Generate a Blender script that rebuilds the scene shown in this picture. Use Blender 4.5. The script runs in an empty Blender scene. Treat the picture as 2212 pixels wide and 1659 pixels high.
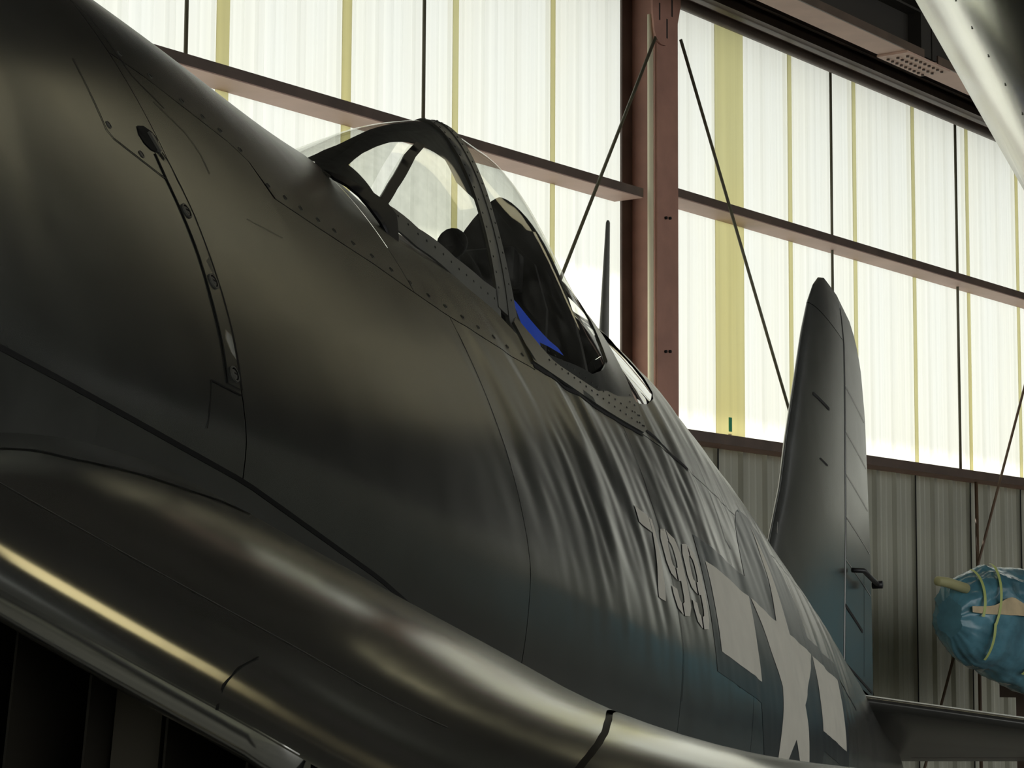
import bpy, bmesh, math, random
import numpy as np
from mathutils import Vector, Matrix
from mathutils import noise as mno
from mathutils.geometry import delaunay_2d_cdt
random.seed(7)
RNG = np.random.RandomState(5)
PI = math.pi
C = bpy.context.scene.collection
# ------------------------------------------------------------------ camera
cam_d = bpy.data.cameras.new('camera'); cam = bpy.data.objects.new('camera', cam_d); C.objects.link(cam)
CR = np.array([[0.5962170854, 0.0936470866, 0.7973427179], [-0.8028037105, 0.0626143353, 0.5929465806], [0.0056026367, -0.9936345746, 0.1125119670]])
m = Matrix(((CR[0, 0], -CR[0, 1], -CR[0, 2], 0), (CR[1, 0], -CR[1, 1], -CR[1, 2], 0), (CR[2, 0], -CR[2, 1], -CR[2, 2], 1.7), (0, 0, 0, 1)))
cam.matrix_world = m
cam_d.sensor_width = 36; cam_d.lens = 4900 / 2212 * 36; cam_d.clip_start = .05; cam_d.clip_end = 300
cam_d.dof.use_dof = False
bpy.context.scene.camera = cam
# ------------------------------------------------------------------ world, sun, exposure
W = bpy.data.worlds.new('sky'); bpy.context.scene.world = W; W.use_nodes = True
bg = W.node_tree.nodes['Background']; bg.inputs[0].default_value = (.985, .99, .975, 1); bg.inputs[1].default_value = 1.95
sd = bpy.data.lights.new('sun', 'SUN'); sd.energy = 6.0; sd.angle = math.radians(1.2); sd.color = (1, .97, .88)
sun = bpy.data.objects.new('sun', sd); C.objects.link(sun); sun.location = (8, 30, 40)
SUN_EL = math.radians(58)
sun.rotation_euler = Vector((0, -math.cos(SUN_EL), -math.sin(SUN_EL))).to_track_quat('-Z', 'Y').to_euler()
sc = bpy.context.scene
sc.view_settings.view_transform = 'Standard'; sc.view_settings.look = 'None'; sc.view_settings.gamma = 1
sc.view_settings.exposure = 0.0; sc.view_settings.use_curve_mapping = False
sc.cycles.max_bounces = 8; sc.cycles.diffuse_bounces = 4; sc.cycles.glossy_bounces = 4; sc.cycles.transparent_max_bounces = 12
sc.cycles.sample_clamp_indirect = 6; sc.cycles.caustics_reflective = False; sc.cycles.caustics_refractive = False
sc.cycles.use_denoising = True

# ------------------------------------------------------------------ materials
def nmat(name):
    M = bpy.data.materials.new(name); M.use_nodes = True
    nt = M.node_tree; b = nt.nodes['Principled BSDF']; return M, nt, b
def simple(name, col, rough=.5, metal=0, spec=.5, noise=0, nscale=8, bump=0, bscale=60, stretch=None):
    M, nt, b = nmat(name)
    b.inputs['Base Color'].default_value = (*col, 1); b.inputs['Roughness'].default_value = rough
    b.inputs['Metallic'].default_value = metal; b.inputs['Specular IOR Level'].default_value = spec
    if noise or bump:
        tc = nt.nodes.new('ShaderNodeTexCoord'); mp = nt.nodes.new('ShaderNodeMapping'); nt.links.new(tc.outputs['Object'], mp.inputs[0])
        if stretch: mp.inputs['Scale'].default_value = stretch
    if noise:
        n = nt.nodes.new('ShaderNodeTexNoise'); n.inputs['Scale'].default_value = nscale; n.inputs['Detail'].default_value = 5
        nt.links.new(mp.outputs[0], n.inputs['Vector'])
        r = nt.nodes.new('ShaderNodeValToRGB'); r.color_ramp.elements[0].position = .3; r.color_ramp.elements[1].position = .7
        r.color_ramp.elements[0].color = (*[c * (1 - noise) for c in col], 1); r.color_ramp.elements[1].color = (*[min(1, c * (1 + noise)) for c in col], 1)
        nt.links.new(n.outputs[0], r.inputs[0]); nt.links.new(r.outputs[0], b.inputs['Base Color'])
    if bump:
        n = nt.nodes.new('ShaderNodeTexNoise'); n.inputs['Scale'].default_value = bscale; n.inputs['Detail'].default_value = 3
        nt.links.new(mp.outputs[0], n.inputs['Vector'])
        bp = nt.nodes.new('ShaderNodeBump'); bp.inputs['Strength'].default_value = bump; bp.inputs['Distance'].default_value = .01
        nt.links.new(n.outputs[0], bp.inputs['Height']); nt.links.new(bp.outputs[0], b.inputs['Normal'])
    return M

def paint_mat(name, top, low, zsplit, rough=.36):
    """two tone sea blue paint, its bluer low rear side partly a blue reflection put into the colour, slight mottling"""
    M, nt, b = nmat(name)
    N = nt.nodes.new; L = nt.links.new
    tc = N('ShaderNodeTexCoord'); sep = N('ShaderNodeSeparateXYZ'); L(tc.outputs['Object'], sep.inputs[0])
    n = N('ShaderNodeTexNoise'); n.inputs['Scale'].default_value = 2.2; n.inputs['Detail'].default_value = 6; L(tc.outputs['Object'], n.inputs['Vector'])
    # height ramp
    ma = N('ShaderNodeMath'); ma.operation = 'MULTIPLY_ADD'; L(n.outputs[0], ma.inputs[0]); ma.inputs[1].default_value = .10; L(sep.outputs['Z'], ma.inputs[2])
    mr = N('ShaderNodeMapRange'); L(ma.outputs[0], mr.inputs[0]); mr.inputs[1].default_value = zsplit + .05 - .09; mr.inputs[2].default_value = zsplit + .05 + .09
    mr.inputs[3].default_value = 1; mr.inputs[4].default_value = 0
    mx = N('ShaderNodeMapRange'); L(sep.outputs['X'], mx.inputs[0]); mx.inputs[1].default_value = 3.9; mx.inputs[2].default_value = 6.0  # tint fades in aft, where the side mirrors something blue
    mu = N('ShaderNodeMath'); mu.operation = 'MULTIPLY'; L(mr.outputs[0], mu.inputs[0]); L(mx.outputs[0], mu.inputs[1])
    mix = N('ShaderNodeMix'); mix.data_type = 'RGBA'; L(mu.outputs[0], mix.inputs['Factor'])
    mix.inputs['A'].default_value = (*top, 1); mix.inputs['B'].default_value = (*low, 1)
    n2 = N('ShaderNodeTexNoise'); n2.inputs['Scale'].default_value = 9; n2.inputs['Detail'].default_value = 8; L(tc.outputs['Object'], n2.inputs['Vector'])
    mr2 = N('ShaderNodeMapRange'); L(n2.outputs[0], mr2.inputs[0]); mr2.inputs[1].default_value = .3; mr2.inputs[2].default_value = .7; mr2.inputs[3].default_value = .85; mr2.inputs[4].default_value = 1.15
    vm = N('ShaderNodeVectorMath'); vm.operation = 'SCALE'; L(mix.outputs['Result'], vm.inputs[0]); L(mr2.outputs[0], vm.inputs['Scale'])
    L(vm.outputs[0], b.inputs['Base Color'])
    mr3 = N('ShaderNodeMapRange'); L(n2.outputs[0], mr3.inputs[0]); mr3.inputs[1].default_value = .3; mr3.inputs[2].default_value = .7; mr3.inputs[3].default_value = rough - .012; mr3.inputs[4].default_value = rough + .012
    L(mr3.outputs[0], b.inputs['Roughness']); b.inputs['Specular IOR Level'].default_value = .9; b.inputs['Metallic'].default_value = .5
    n3 = N('ShaderNodeTexNoise'); n3.inputs['Scale'].default_value = 5; n3.inputs['Detail'].default_value = 2; L(tc.outputs['Object'], n3.inputs['Vector'])
    bp = N('ShaderNodeBump'); bp.inputs['Strength'].default_value = .15; bp.inputs['Distance'].default_value = .005; L(n3.outputs[0], bp.inputs['Height']); L(bp.outputs[0], b.inputs['Normal'])
    return M

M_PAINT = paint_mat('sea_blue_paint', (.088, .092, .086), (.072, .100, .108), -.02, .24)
M_WING = simple('sea_blue_wing_paint', (.54, .545, .515), .16, .95, .6, noise=.08, nscale=5, bump=.08, bscale=5)
M_DARK = simple('dark_gap', (.006, .006, .006), .8)
M_COCK = simple('cockpit_black', (.012, .012, .012), .75)
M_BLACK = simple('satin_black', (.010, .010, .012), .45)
M_FRAME = simple('canopy_frame_paint', (.15, .151, .136), .36, noise=.12, nscale=14)
M_WHITE = simple('insignia_white', (.56, .54, .465), .5, noise=.05, nscale=12)
M_NUM = simple('stencil_grey', (.56, .54, .465), .5, noise=.05, nscale=12)
M_INSB = simple('insignia_blue', (.034, .044, .050), .32, .3)
M_FAST = simple('fastener_metal', (.09, .09, .08), .4, .6)
M_TAPE = simple('blue_masking_film', (.01, .11, 1.0), .5)
M_RUB = simple('tyre_rubber', (.02, .02, .02), .8)
M_STEEL = simple('bare_steel', (.35, .34, .32), .35, .9)
M_RED = simple('red_oxide_primer', (.36, .185, .14), .55, noise=.16, nscale=5, bump=.05, bscale=120)
M_PINK = simple('red_oxide_primer_lit', (.52, .36, .30), .6, noise=.10, nscale=4)  # red oxide made paler for undersides: the light on them is in the colour
M_DBEAM = simple('dark_brown_steel', (.085, .056, .043), .5, noise=.25, nscale=6)
M_ROOF = simple('roof_sheet_dark', (.022, .019, .016), .7)
M_GREY = simple('siding_painted_metal', (.36, .36, .29), .5, noise=.12, nscale=1.2, stretch=(6, 6, .4))
M_CONC = simple('concrete_floor', (.34, .335, .31), .55, noise=.2, nscale=.8)
M_PVC = simple('cream_pipe', (.75, .70, .52), .5)
M_ROD = simple('brace_rod', (.10, .095, .06), .5, .3)
M_RODR = simple('brace_rod_rust', (.10, .06, .035), .6)
M_WRAP = simple('blue_plastic_film', (.075, .20, .26), .22, noise=.4, nscale=5, bump=.6, bscale=9)
M_YTAPE = simple('yellow_tape', (.42, .50, .16), .5)
M_TAN = simple('tan_masking_paper', (.50, .40, .24), .6, noise=.2, nscale=10)
M_GREEN = simple('green_tape', (.02, .30, .16), .5)
M_PATCH = simple('smeared_grey_paint', (.055, .058, .058), .55, noise=.35, nscale=40)

def glass_mat(name, k1, k0):
    M = bpy.data.materials.new(name); M.use_nodes = True; nt = M.node_tree; nt.nodes.clear()
    N = nt.nodes.new; L = nt.links.new
    o = N('ShaderNodeOutputMaterial'); t = N('ShaderNodeBsdfTransparent'); t.inputs[0].default_value = (.90, .91, .88, 1)
    g = N('ShaderNodeBsdfGlossy'); g.inputs['Roughness'].default_value = .02; g.inputs[0].default_value = (1, 1, 1, 1)
    ge = N('ShaderNodeNewGeometry'); dp = N('ShaderNodeVectorMath'); dp.operation = 'DOT_PRODUCT'; L(ge.outputs['Normal'], dp.inputs[0]); L(ge.outputs['Incoming'], dp.inputs[1])
    ab = N('ShaderNodeMath'); ab.operation = 'ABSOLUTE'; L(dp.outputs['Value'], ab.inputs[0]); su = N('ShaderNodeMath'); su.operation = 'SUBTRACT'; su.inputs[0].default_value = 1; L(ab.outputs[0], su.inputs[1])
    pw = N('ShaderNodeMath'); pw.operation = 'POWER'; L(su.outputs[0], pw.inputs[0]); pw.inputs[1].default_value = 5
    f = N('ShaderNodeMath'); f.operation = 'MULTIPLY_ADD'; L(pw.outputs[0], f.inputs[0]); f.inputs[1].default_value = k1; f.inputs[2].default_value = k0
    m = N('ShaderNodeMixShader'); L(f.outputs[0], m.inputs[0]); L(t.outputs[0], m.inputs[1]); L(g.outputs[0], m.inputs[2])
    d = N('ShaderNodeBsdfDiffuse'); d.inputs[0].default_value = (.5, .5, .45, 1)
    n = N('ShaderNodeTexNoise'); n.inputs['Scale'].default_value = 14; n.inputs['Detail'].default_value = 8
    r = N('ShaderNodeMapRange'); r.inputs[1].default_value = .4; r.inputs[2].default_value = .8; r.inputs[3].default_value = .01; r.inputs[4].default_value = .10
    L(n.outputs[0], r.inputs[0]); m2 = N('ShaderNodeMixShader'); L(r.outputs[0], m2.inputs[0]); L(m.outputs[0], m2.inputs[1]); L(d.outputs[0], m2.inputs[2])
    L(m2.outputs[0], o.inputs[0]); return M
M_GLASS = glass_mat('plexiglass', .45, .045)
M_GLASS2 = glass_mat('rear_window_plexiglass', .9, .45)

def translucent(name, col, streak=.06, dcol=None):
    """fibreglass sheet: lets outside light through diffusely, vertical fibre streaks"""
    M = bpy.data.materials.new(name); M.use_nodes = True; nt = M.node_tree; nt.nodes.clear()
    N = nt.nodes.new; L = nt.links.new
    o = N('ShaderNodeOutputMaterial'); t = N('ShaderNodeBsdfTranslucent'); d = N('ShaderNodeBsdfDiffuse'); d.inputs[0].default_value = (*(dcol or [c * .5 for c in col]), 1)
    tc = N('ShaderNodeTexCoord'); mp = N('ShaderNodeMapping'); mp.inputs['Scale'].default_value = (22, 22, .25); L(tc.outputs['Object'], mp.inputs[0])
    n = N('ShaderNodeTexNoise'); n.inputs['Scale'].default_value = 1; n.inputs['Detail'].default_value = 6; L(mp.outputs[0], n.inputs['Vector'])
    mp2 = N('ShaderNodeMapping'); mp2.inputs['Scale'].default_value = (1.4, 1.4, .5); L(tc.outputs['Object'], mp2.inputs[0])
    n2 = N('ShaderNodeTexNoise'); n2.inputs['Scale'].default_value = 1; n2.inputs['Detail'].default_value = 4; L(mp2.outputs[0], n2.inputs['Vector'])
    r = N('ShaderNodeValToRGB'); e = r.color_ramp.elements; e[0].position = .32; e[1].position = .66
    e[0].color = (*[c * (1 - streak) for c in col], 1); e[1].color = (*[min(.99, c * (1 + streak * .6)) for c in col], 1)
    L(n.outputs[0], r.inputs[0])
    r2 = N('ShaderNodeValToRGB'); e = r2.color_ramp.elements; e[0].position = .35; e[1].position = .65
    e[0].color = (1, .975, .91, 1); e[1].color = (1, 1, 1, 1); L(n2.outputs[0], r2.inputs[0])
    mx = N('ShaderNodeMix'); mx.data_type = 'RGBA'; mx.blend_type = 'MULTIPLY'; mx.inputs['Factor'].default_value = 1
    L(r.outputs[0], mx.inputs['A']); L(r2.outputs[0], mx.inputs['B'])
    L(mx.outputs['Result'], t.inputs[0])
    a = N('ShaderNodeAddShader'); L(t.outputs[0], a.inputs[0]); L(d.outputs[0], a.inputs[1]); L(a.outputs[0], o.inputs[0]); return M
M_TRANS = translucent('fibreglass_sheet', (.50, .512, .475))
M_TRANSD = translucent('fibreglass_lap', (.74, .72, .55), .06, (.12, .12, .08))
M_SKYL = translucent('added_skylight_sheet', (.62, .60, .51), .03, (.1, .1, .08))
M_SKYB = translucent('added_skylight_clear', (.58, .54, .42), .02, (.1, .1, .08))
M_CLEARB = translucent('added_blue_glazing', (.16, .31, .36), .02)

# ------------------------------------------------------------------ object helpers
def link(o, parent=None):
    C.objects.link(o)
    if parent is not None: o.parent = parent
    return o
def mesh_obj(name, V, F, mat, parent=None, smooth=True, flip=False, mi=None):
    me = bpy.data.meshes.new(name); me.from_pydata([tuple(map(float, v)) for v in V], [], [tuple(map(int, f)) for f in F]); me.validate()
    mats = mat if isinstance(mat, (list, tuple)) else [mat]
    for q in mats: me.materials.append(q)
    if smooth: me.polygons.foreach_set('use_smooth', [True] * len(me.polygons))
    if mi is not None: me.polygons.foreach_set('material_index', mi)
    if flip: me.flip_normals()
    me.update()
    return link(bpy.data.objects.new(name, me), parent)
def tag(o, label, cat, group=None):
    o['label'] = label; o['category'] = cat
    if group: o['group'] = group
    return o
def struct(o):
    o['kind'] = 'structure'; return o
def empty(name, loc=(0, 0, 0)):
    o = bpy.data.objects.new(name, None); o.empty_display_size = .2; C.objects.link(o); o.location = loc; return o
class MB:
    def __init__(s): s.V = []; s.F = []
    def add(s, V, F):
        k = len(s.V); s.V += [tuple(v) for v in V]; s.F += [tuple(i + k for i in f) for f in F]
    def box(s, a, b):
        x0, y0, z0 = a; x1, y1, z1 = b
        s.add([(x0, y0, z0), (x1, y0, z0), (x1, y1, z0), (x0, y1, z0), (x0, y0, z1), (x1, y0, z1), (x1, y1, z1), (x0, y1, z1)],
              [(0, 3, 2, 1), (4, 5, 6, 7), (0, 1, 5, 4), (1, 2, 6, 5), (2, 3, 7, 6), (3, 0, 4, 7)])
    def tube(s, pts, r, seg=10, cap=True):
        pts = [Vector(p) for p in pts]; rs = r if isinstance(r, (list, tuple)) else [r] * len(pts); V = []; F = []
        for i, p in enumerate(pts):
            t = (pts[min(i + 1, len(pts) - 1)] - pts[max(i - 1, 0)]).normalized()
            u = t.orthogonal().normalized() if i == 0 else (u - t * u.dot(t)).normalized()
            w = t.cross(u)
            for k in range(seg):
                a = 2 * PI * k / seg; V.append(tuple(p + (u * math.cos(a) + w * math.sin(a)) * rs[i]))
        for i in range(len(pts) - 1):
            for k in range(seg):
                a = i * seg + k; b = i * seg + (k + 1) % seg; F.append((a, b, b + seg, a + seg))
        if cap:
            F.append(tuple(range(seg))[::-1]); F.append(tuple((len(pts) - 1) * seg + k for k in range(seg)))
        s.add(V, F)
    def prism(s, poly, y0, y1, axis=1):
        n = len(poly)
        def P(p, h): return (p[0], h, p[1]) if axis == 1 else ((h, p[0], p[1]) if axis == 0 else (p[0], p[1], h))
        s.add([P(p, y0) for p in poly] + [P(p, y1) for p in poly], [tuple(range(n)), tuple(range(2 * n - 1, n - 1, -1))] + [(i, n + i, n + (i + 1) % n, (i + 1) % n) for i in range(n)])
    def obj(s, name, mat, parent=None, smooth=False):
        o = mesh_obj(name, s.V, s.F, mat, parent, smooth)
        bm = bmesh.new(); bm.from_mesh(o.data); bmesh.ops.recalc_face_normals(bm, faces=bm.faces); bm.to_mesh(o.data); bm.free()
        return o
def grid_obj(name, P, mat, parent=None, flip=False, close=False, mi=None):
    n, k = P.shape[:2]; V = P.reshape(-1, 3); F = []
    for i in range(n - 1):
        for j in range(k - 1 + (1 if close else 0)):
            a = i * k + j; b = i * k + (j + 1) % k; F.append((a, b, b + k, a + k))
    return mesh_obj(name, V, F, mat, parent, True, flip, mi)

# ------------------------------------------------------------------ room (world: X along the window wall, Y towards it, Z up)
YW = 7.505; X0, X1 = -12.0, 34.0; YS_, YE = -9.5, YW
P0, PITCH = 7.655, .914           # first sheet joint and sheet width
EAVE = 5.66; SILL_T, SILL_B = 2.99, 2.925
fl = MB(); fl.box((X0, YS_, -.2), (X1, YE + .3, 0)); o = struct(fl.obj('floor', M_CONC))

wall = struct(empty('wall_right', (0, 0, 0)))
RD = .4
def corr(u):      # sheet profile: three broad ribs per sheet with two faint ones between
    r = (u % .3048); d = 0
    if r < .015: d = r / .015
    elif r < .055: d = 1
    elif r < .07: d = 1 - (r - .055) / .015
    s = .030 * d * RD
    for c in (.14, .22):
        if abs(r - c) < .012: s += .005 * (1 - abs(r - c) / .012)
    return s
us = []
for k in range(3):
    for r in (0, .015, .055, .07, .128, .14, .152, .208, .22, .232): us.append(k * .3048 + r)
us.append(PITCH)
def sheet(zlo, zhi, sgn=-1):
    V = []; F = []
    for z in (zlo, zhi):
        for u in us: V.append((u, sgn * corr(u), z))
    n = len(us)
    for i in range(n - 1): F.append((i, i + 1, n + i + 1, n + i))
    return V, F
V, F = sheet(SILL_T - .02, EAVE + .12)
me_t = None
for k in range(-21, 29):
    if me_t is None:
        o = mesh_obj('translucent_panel', V, F, M_TRANS, wall, False); me_t = o.data
    else: o = link(bpy.data.objects.new('translucent_panel', me_t), wall)
    o.location = (P0 + PITCH * k, YW, 0)
RD = 1.0; V, F = sheet(-.02, SILL_B + .02)
me_m = None
for k in range(-21, 29):
    if me_m is None:
        o = mesh_obj('siding_panel', V, F, M_GREY, wall, False); me_m = o.data
    else: o = link(bpy.data.objects.new('siding_panel', me_m), wall)
    o.location = (P0 + PITCH * k, YW, 0)
# dark joints of the lower siding, yellowed overlap strips of the translucent sheets
for k in range(-4, 13):
    w = {0: .088, 1: .072, 2: .05, 3: .045}.get(k, .052)
    x = P0 + PITCH * k
    if x < 16.95 and k != 5:
        b = MB(); b.box((x, YW - .040, SILL_T), (x + w, YW - .036, EAVE + .1)); b.obj('lap_strip', M_TRANSD, wall)
    if x > 11:
        b = MB(); b.box((x, YW - .037, 0), (x + .009, YW - .031, SILL_B)); b.obj('siding_joint', M_DARK, wall)
b = MB(); b.box((12.20, YW - .042, SILL_T), (12.55, YW - .037, EAVE + .1)); o = b.obj('lap_strip', M_TRANSD, wall); o['label'] = 'broad yellowed overlap strip'
b = MB(); b.box((12.345, YW - .05, 3.03), (12.375, YW - .043, 3.12)); o = b.obj('tape_piece', M_GREEN, wall); o['label'] = 'small piece of green tape'
b = MB(); b.box((12.34, YW - .05, 2.99), (12.37, YW - .043, 3.015)); o = b.obj('tape_piece', M_TAN, wall)
# closed metal above the eave and behind the sill
b = MB(); b.box((X0, YW - .02, EAVE + .1), (X1, YW + .06, 6.1)); b.obj('eave_closure', M_DBEAM, wall)
b = MB(); b.box((X0, YW + .035, -.2), (X1, YW + .06, SILL_B)); b.obj('outer_sheet', M_GREY, wall)
# unseen shade canopies put outside: two depths, they keep the sun off the upper sheets
b = MB()
b.box((X0 - 2, YW + .05, 5.9), (11.33, YW + .05 + 1.22, 5.98)); b.box((11.33, YW + .05, 5.9), (X1 + 2, YW + .05 + 1.70, 5.98))
o = struct(b.obj('shade_canopy', simple('white_soffit', (.7, .7, .66), .6)))

def girt(x0, x1, z, name='girt'):
    """Z girt lying flat: 20 cm underside going back to the sheets, short lip at the room side"""
    g = empty(name); g.parent = wall
    d0 = YW - .235
    b = MB(); b.box((x0, d0, z - .012), (x1, YW - .035, z - .004)); o = b.obj('girt_web', M_PINK, wall)
    b = MB(); b.box((x0, d0 - .006, z - .006), (x1, d0, z + .045)); b.obj('girt_lip', M_DBEAM, wall)  # lip kept dark brown: its shade is put into the colour
    bpy.data.objects.remove(g)
girt(-5, 11.06, 4.320); girt(11.33, X1, 4.385)
# sill: beam with a dark face, oxide underside, wavy closure strip
b = MB(); b.box((X0, YW - .235, SILL_B - .012), (X1, YW - .232, SILL_B + .050)); b.obj('sill_lip', M_DBEAM, wall)
b = MB(); b.box((X0, YW - .232, SILL_B - .012), (X1, YW - .035, SILL_B - .004)); b.obj('sill_web', M_RED, wall)
V = []; F = []; xs_ = []
RD = .5
for k in range(0, 24):
    for u in us[:-1]: xs_.append((8 + .0 + (P0 - 8) + PITCH * (k - 3) + u, corr(u)))
for x, d in xs_: V += [(x, YW - .038 - d, SILL_B), (x, YW - .038 - d, SILL_T + .012 - .35 * d)]
for i in range(len(xs_) - 1): F.append((2 * i, 2 * i + 2, 2 * i + 3, 2 * i + 1))
mesh_obj('closure_strip', V, F, simple('closure_foam', (.22, .20, .15), .8), wall, False)
# eave: rolled member, angle and dark web above
b = MB(); b.tube([(X0, 7.33, 5.625), (X1, 7.33, 5.625)], .040, 12); b.obj('eave_roll', M_DBEAM, wall, True)
b = MB(); b.box((X0, 7.20, 5.66), (X1, 7.26, 5.70)); b.box((X0, 7.17, 5.74), (X1, 7.20, 5.92)); b.box((X0, 7.20, 5.70), (X1, YW, 5.712)); b.obj('eave_strut', M_DBEAM, wall)

# column: H section with knee plate
col = tag(empty('steel_column', (11.22, 7.3, 0)), 'red oxide H-section steel column standing against the translucent wall', 'column')
def cb(name, a, b_, mat):
    m_ = MB(); m_.box([a[i] - col.location[i] for i in range(3)], [b_[i] - col.location[i] for i in range(3)]); return m_.obj(name, mat, col)
cb('flange', (11.105, 7.195, 0), (11.335, 7.21, 6.2), M_RED)
cb('flange', (11.105, 7.445, 0), (11.335, 7.46, 6.2), M_DBEAM)
cb('web', (11.214, 7.21, 0), (11.224, 7.445, 6.2), M_RED)
b = MB(); b.tube([(-.135, -.07, 0), (-.135, -.07, 5.42)], .018, 10); b.obj('conduit', M_PVC, col, True)
# knee plate with three slots: outline minus slots
pl_ = [(11.028, 6.0), (11.345, 6.0), (11.345, 5.52), (11.31, 5.40), (11.27, 5.31), (11.225, 5.262), (11.18, 5.243), (11.13, 5.240), (11.085, 5.258), (11.055, 5.31), (11.035, 5.42)]
slots = [[(11.103, 5.385), (11.119, 5.385), (11.119, 5.49), (11.103, 5.49)], [(11.240, 5.435), (11.256, 5.435), (11.256, 5.54), (11.240, 5.54)], [(11.184, 5.290), (11.200, 5.290), (11.200, 5.41), (11.184, 5.41)]]
def inpoly(x, y, P):
    c = False; n = len(P)
    for i in range(n):
        x0, y0 = P[i]; x1, y1 = P[i - 1]
        if (y0 > y) != (y1 > y) and x < (x1 - x0) * (y - y0) / (y1 - y0) + x0: c = not c
    return c
def densify(P, st):
    out = []
    for i in range(len(P)):
        a = np.array(P[i], float); b = np.array(P[(i + 1) % len(P)], float); n = max(1, int(np.ceil(np.linalg.norm(b - a) / st)))
        for k in range(n): out.append(tuple(a + (b - a) * k / n))
    return out
def tri_patch(poly, step, holes=()):
    pts = []; edges = []
    loops = [densify(poly, step)] + [densify(h, step) for h in holes]
    for l in loops:
        k = len(pts); pts += l; edges += [(k + i, k + (i + 1) % len(l)) for i in range(len(l))]
    A = np.array(loops[0]); x0, y0 = A.min(0); x1, y1 = A.max(0)
    bp = np.array(pts); nx = int((x1 - x0) / step) + 1; ny = int((y1 - y0) / step) + 1
    for i in range(nx + 1):
        for j in range(ny + 1):
            x = x0 + (i + (.5 if j % 2 else 0)) * step; y = y0 + j * step
            if inpoly(x, y, loops[0]) and not any(inpoly(x, y, h) for h in loops[1:]):
                if np.min(np.abs(bp - (x, y)).sum(1)) > step * .55: pts.append((x, y))
    r = delaunay_2d_cdt([Vector(p) for p in pts], edges, [], 0, 1e-7)
    vv = [tuple(v) for v in r[0]]; ff = []
    for f in r[2]:
        cx = sum(vv[i][0] for i in f) / 3; cy = sum(vv[i][1] for i in f) / 3
        if inpoly(cx, cy, loops[0]) and not any(inpoly(cx, cy, h) for h in loops[1:]): ff.append(tuple(f))
    return vv, ff
def rim(F):
    e = {}
    for f in F:
        for i in range(len(f)):
            a, b_ = f[i], f[(i + 1) % len(f)]
            if (b_, a) in e: del e[(b_, a)]
            else: e[(a, b_)] = 1
    return list(e)
vv, ff = tri_patch(pl_, .06, slots)
L_ = col.location
V = [(x - L_.x, 7.18 - L_.y, z - L_.z) for x, z in vv]; n = len(V); V += [(x, y + .012, z) for x, y, z in V]
F = [f for f in ff] + [tuple(n + i for i in f[::-1]) for f in ff] + [(b_, a, a + n, b_ + n) for a, b_ in rim(ff)]
o = mesh_obj('knee_plate', V, F, M_RED, col, False)
for h_ in slots:
    b = MB(); b.box((h_[0][0] - L_.x, -.1195, h_[0][1]), (h_[1][0] - L_.x, -.1175, h_[2][1])); b.obj('slot_shadow', M_DARK, col)  # dark box stands in for the shade inside the slot
for (x, z) in [(11.19, 4.20), (11.235, 4.205), (11.185, 3.40), (11.232, 3.405)]:
    b = MB(); b.tube([(x - L_.x, -.118, z), (x - L_.x, -.104, z)], .009, 8); b.obj('bolt', M_DARK, col, True)

# bracing and sag rods, each a thing of its own
def rod(pts, r, label, mat=M_ROD, name='brace_rod', grp=None):
    p0 = Vector(pts[0]); b = MB(); b.tube([Vector(p) - p0 for p in pts], r, 8); o = b.obj(name, mat, None, True); o.location = p0
    tag(o, label, 'rod', grp); return o
def ext(a, b_, z):   # extend line a-b to height z
    t = (z - a[2]) / (b_[2] - a[2]); return tuple(a[i] + (b_[i] - a[i]) * t for i in range(3))
a, b_ = (11.09, 7.19, 5.345 - .06), (10.26, 7.19, 3.93); rod([(11.09, 7.19, 5.29), ext(a, b_, 2.0)], .010, 'thin brace rod sloping down to the left from the column top')
def pull(p, y=7.18):   # same sight line, nearer plane
    f = y / p[1]; return (p[0] * f, y, 1.7 + (p[2] - 1.7) * f)
a, b_ = pull((11.77, 7.45, 5.453)), pull((13.088, 7.45, 3.247)); rod([a, ext(a, b_, 1.31)], .010, 'thin brace rod sloping down to the right from the column top')
a, b_ = pull((16.86, 7.45, 3.719)), pull((15.975, 7.45, 2.329)); rod([ext(a, b_, 5.2), ext(a, b_, .4)], .010, 'thin brace rod crossing behind the blue wrapped bundle', M_RODR)
for x, lab, k in ((7.385, 'thin vertical sag rod, leftmost on the translucent wall', 0), (9.151, 'thin vertical sag rod above the cockpit canopy', 1), (13.62, 'thin vertical sag rod ending behind the tail fin tip', 2), (15.575, 'vertical sag rod right of the tail fin, rusty below the sill', 3)):
    rod([(x, 7.40, 4.33), (x, 7.40, 5.62)], .010, lab) if k < 2 else rod([(x, 7.40, SILL_B if k == 3 else 3.9), (x, 7.40, 5.62)], .010 if k == 2 else .011, lab)
rod([(15.585, 7.28, .05), (15.585, 7.28, SILL_B - .03)], .014, 'rusty vertical pipe on the lower siding behind the blue bundle', M_RODR)

# roof: dark sheets, added skylight strips, purlins
RS = .36; RIDGE = -2.25
def rz(y): return 5.95 + RS * (YW - y) if y > RIDGE else 5.95 + RS * (YW - RIDGE) - RS * (RIDGE - y)
roof = struct(empty('ceiling'))
def slab(y0, y1, name, mat, t=.05, x0=X0, x1=X1):
    V = []
    for dz in (0, t):
        V += [(x0, y0, rz(y0) + dz), (x1, y0, rz(y0) + dz), (x1, y1, rz(y1) + dz), (x0, y1, rz(y1) + dz)]
    return mesh_obj(name, V, [(0, 3, 2, 1), (4, 5, 6, 7), (0, 1, 5, 4), (1, 2, 6, 5), (2, 3, 7, 6), (3, 0, 4, 7)], mat, roof, False)
Q1, Q2, Q3 = (9.0, 14.6, 4.72, 5.16), (14.6, 19.0, 5.20, 5.64), (-.75, .75, 2.10, 3.30)     # three unseen skylights, added to make highlight streaks: x0, x1, y0, y1
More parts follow.
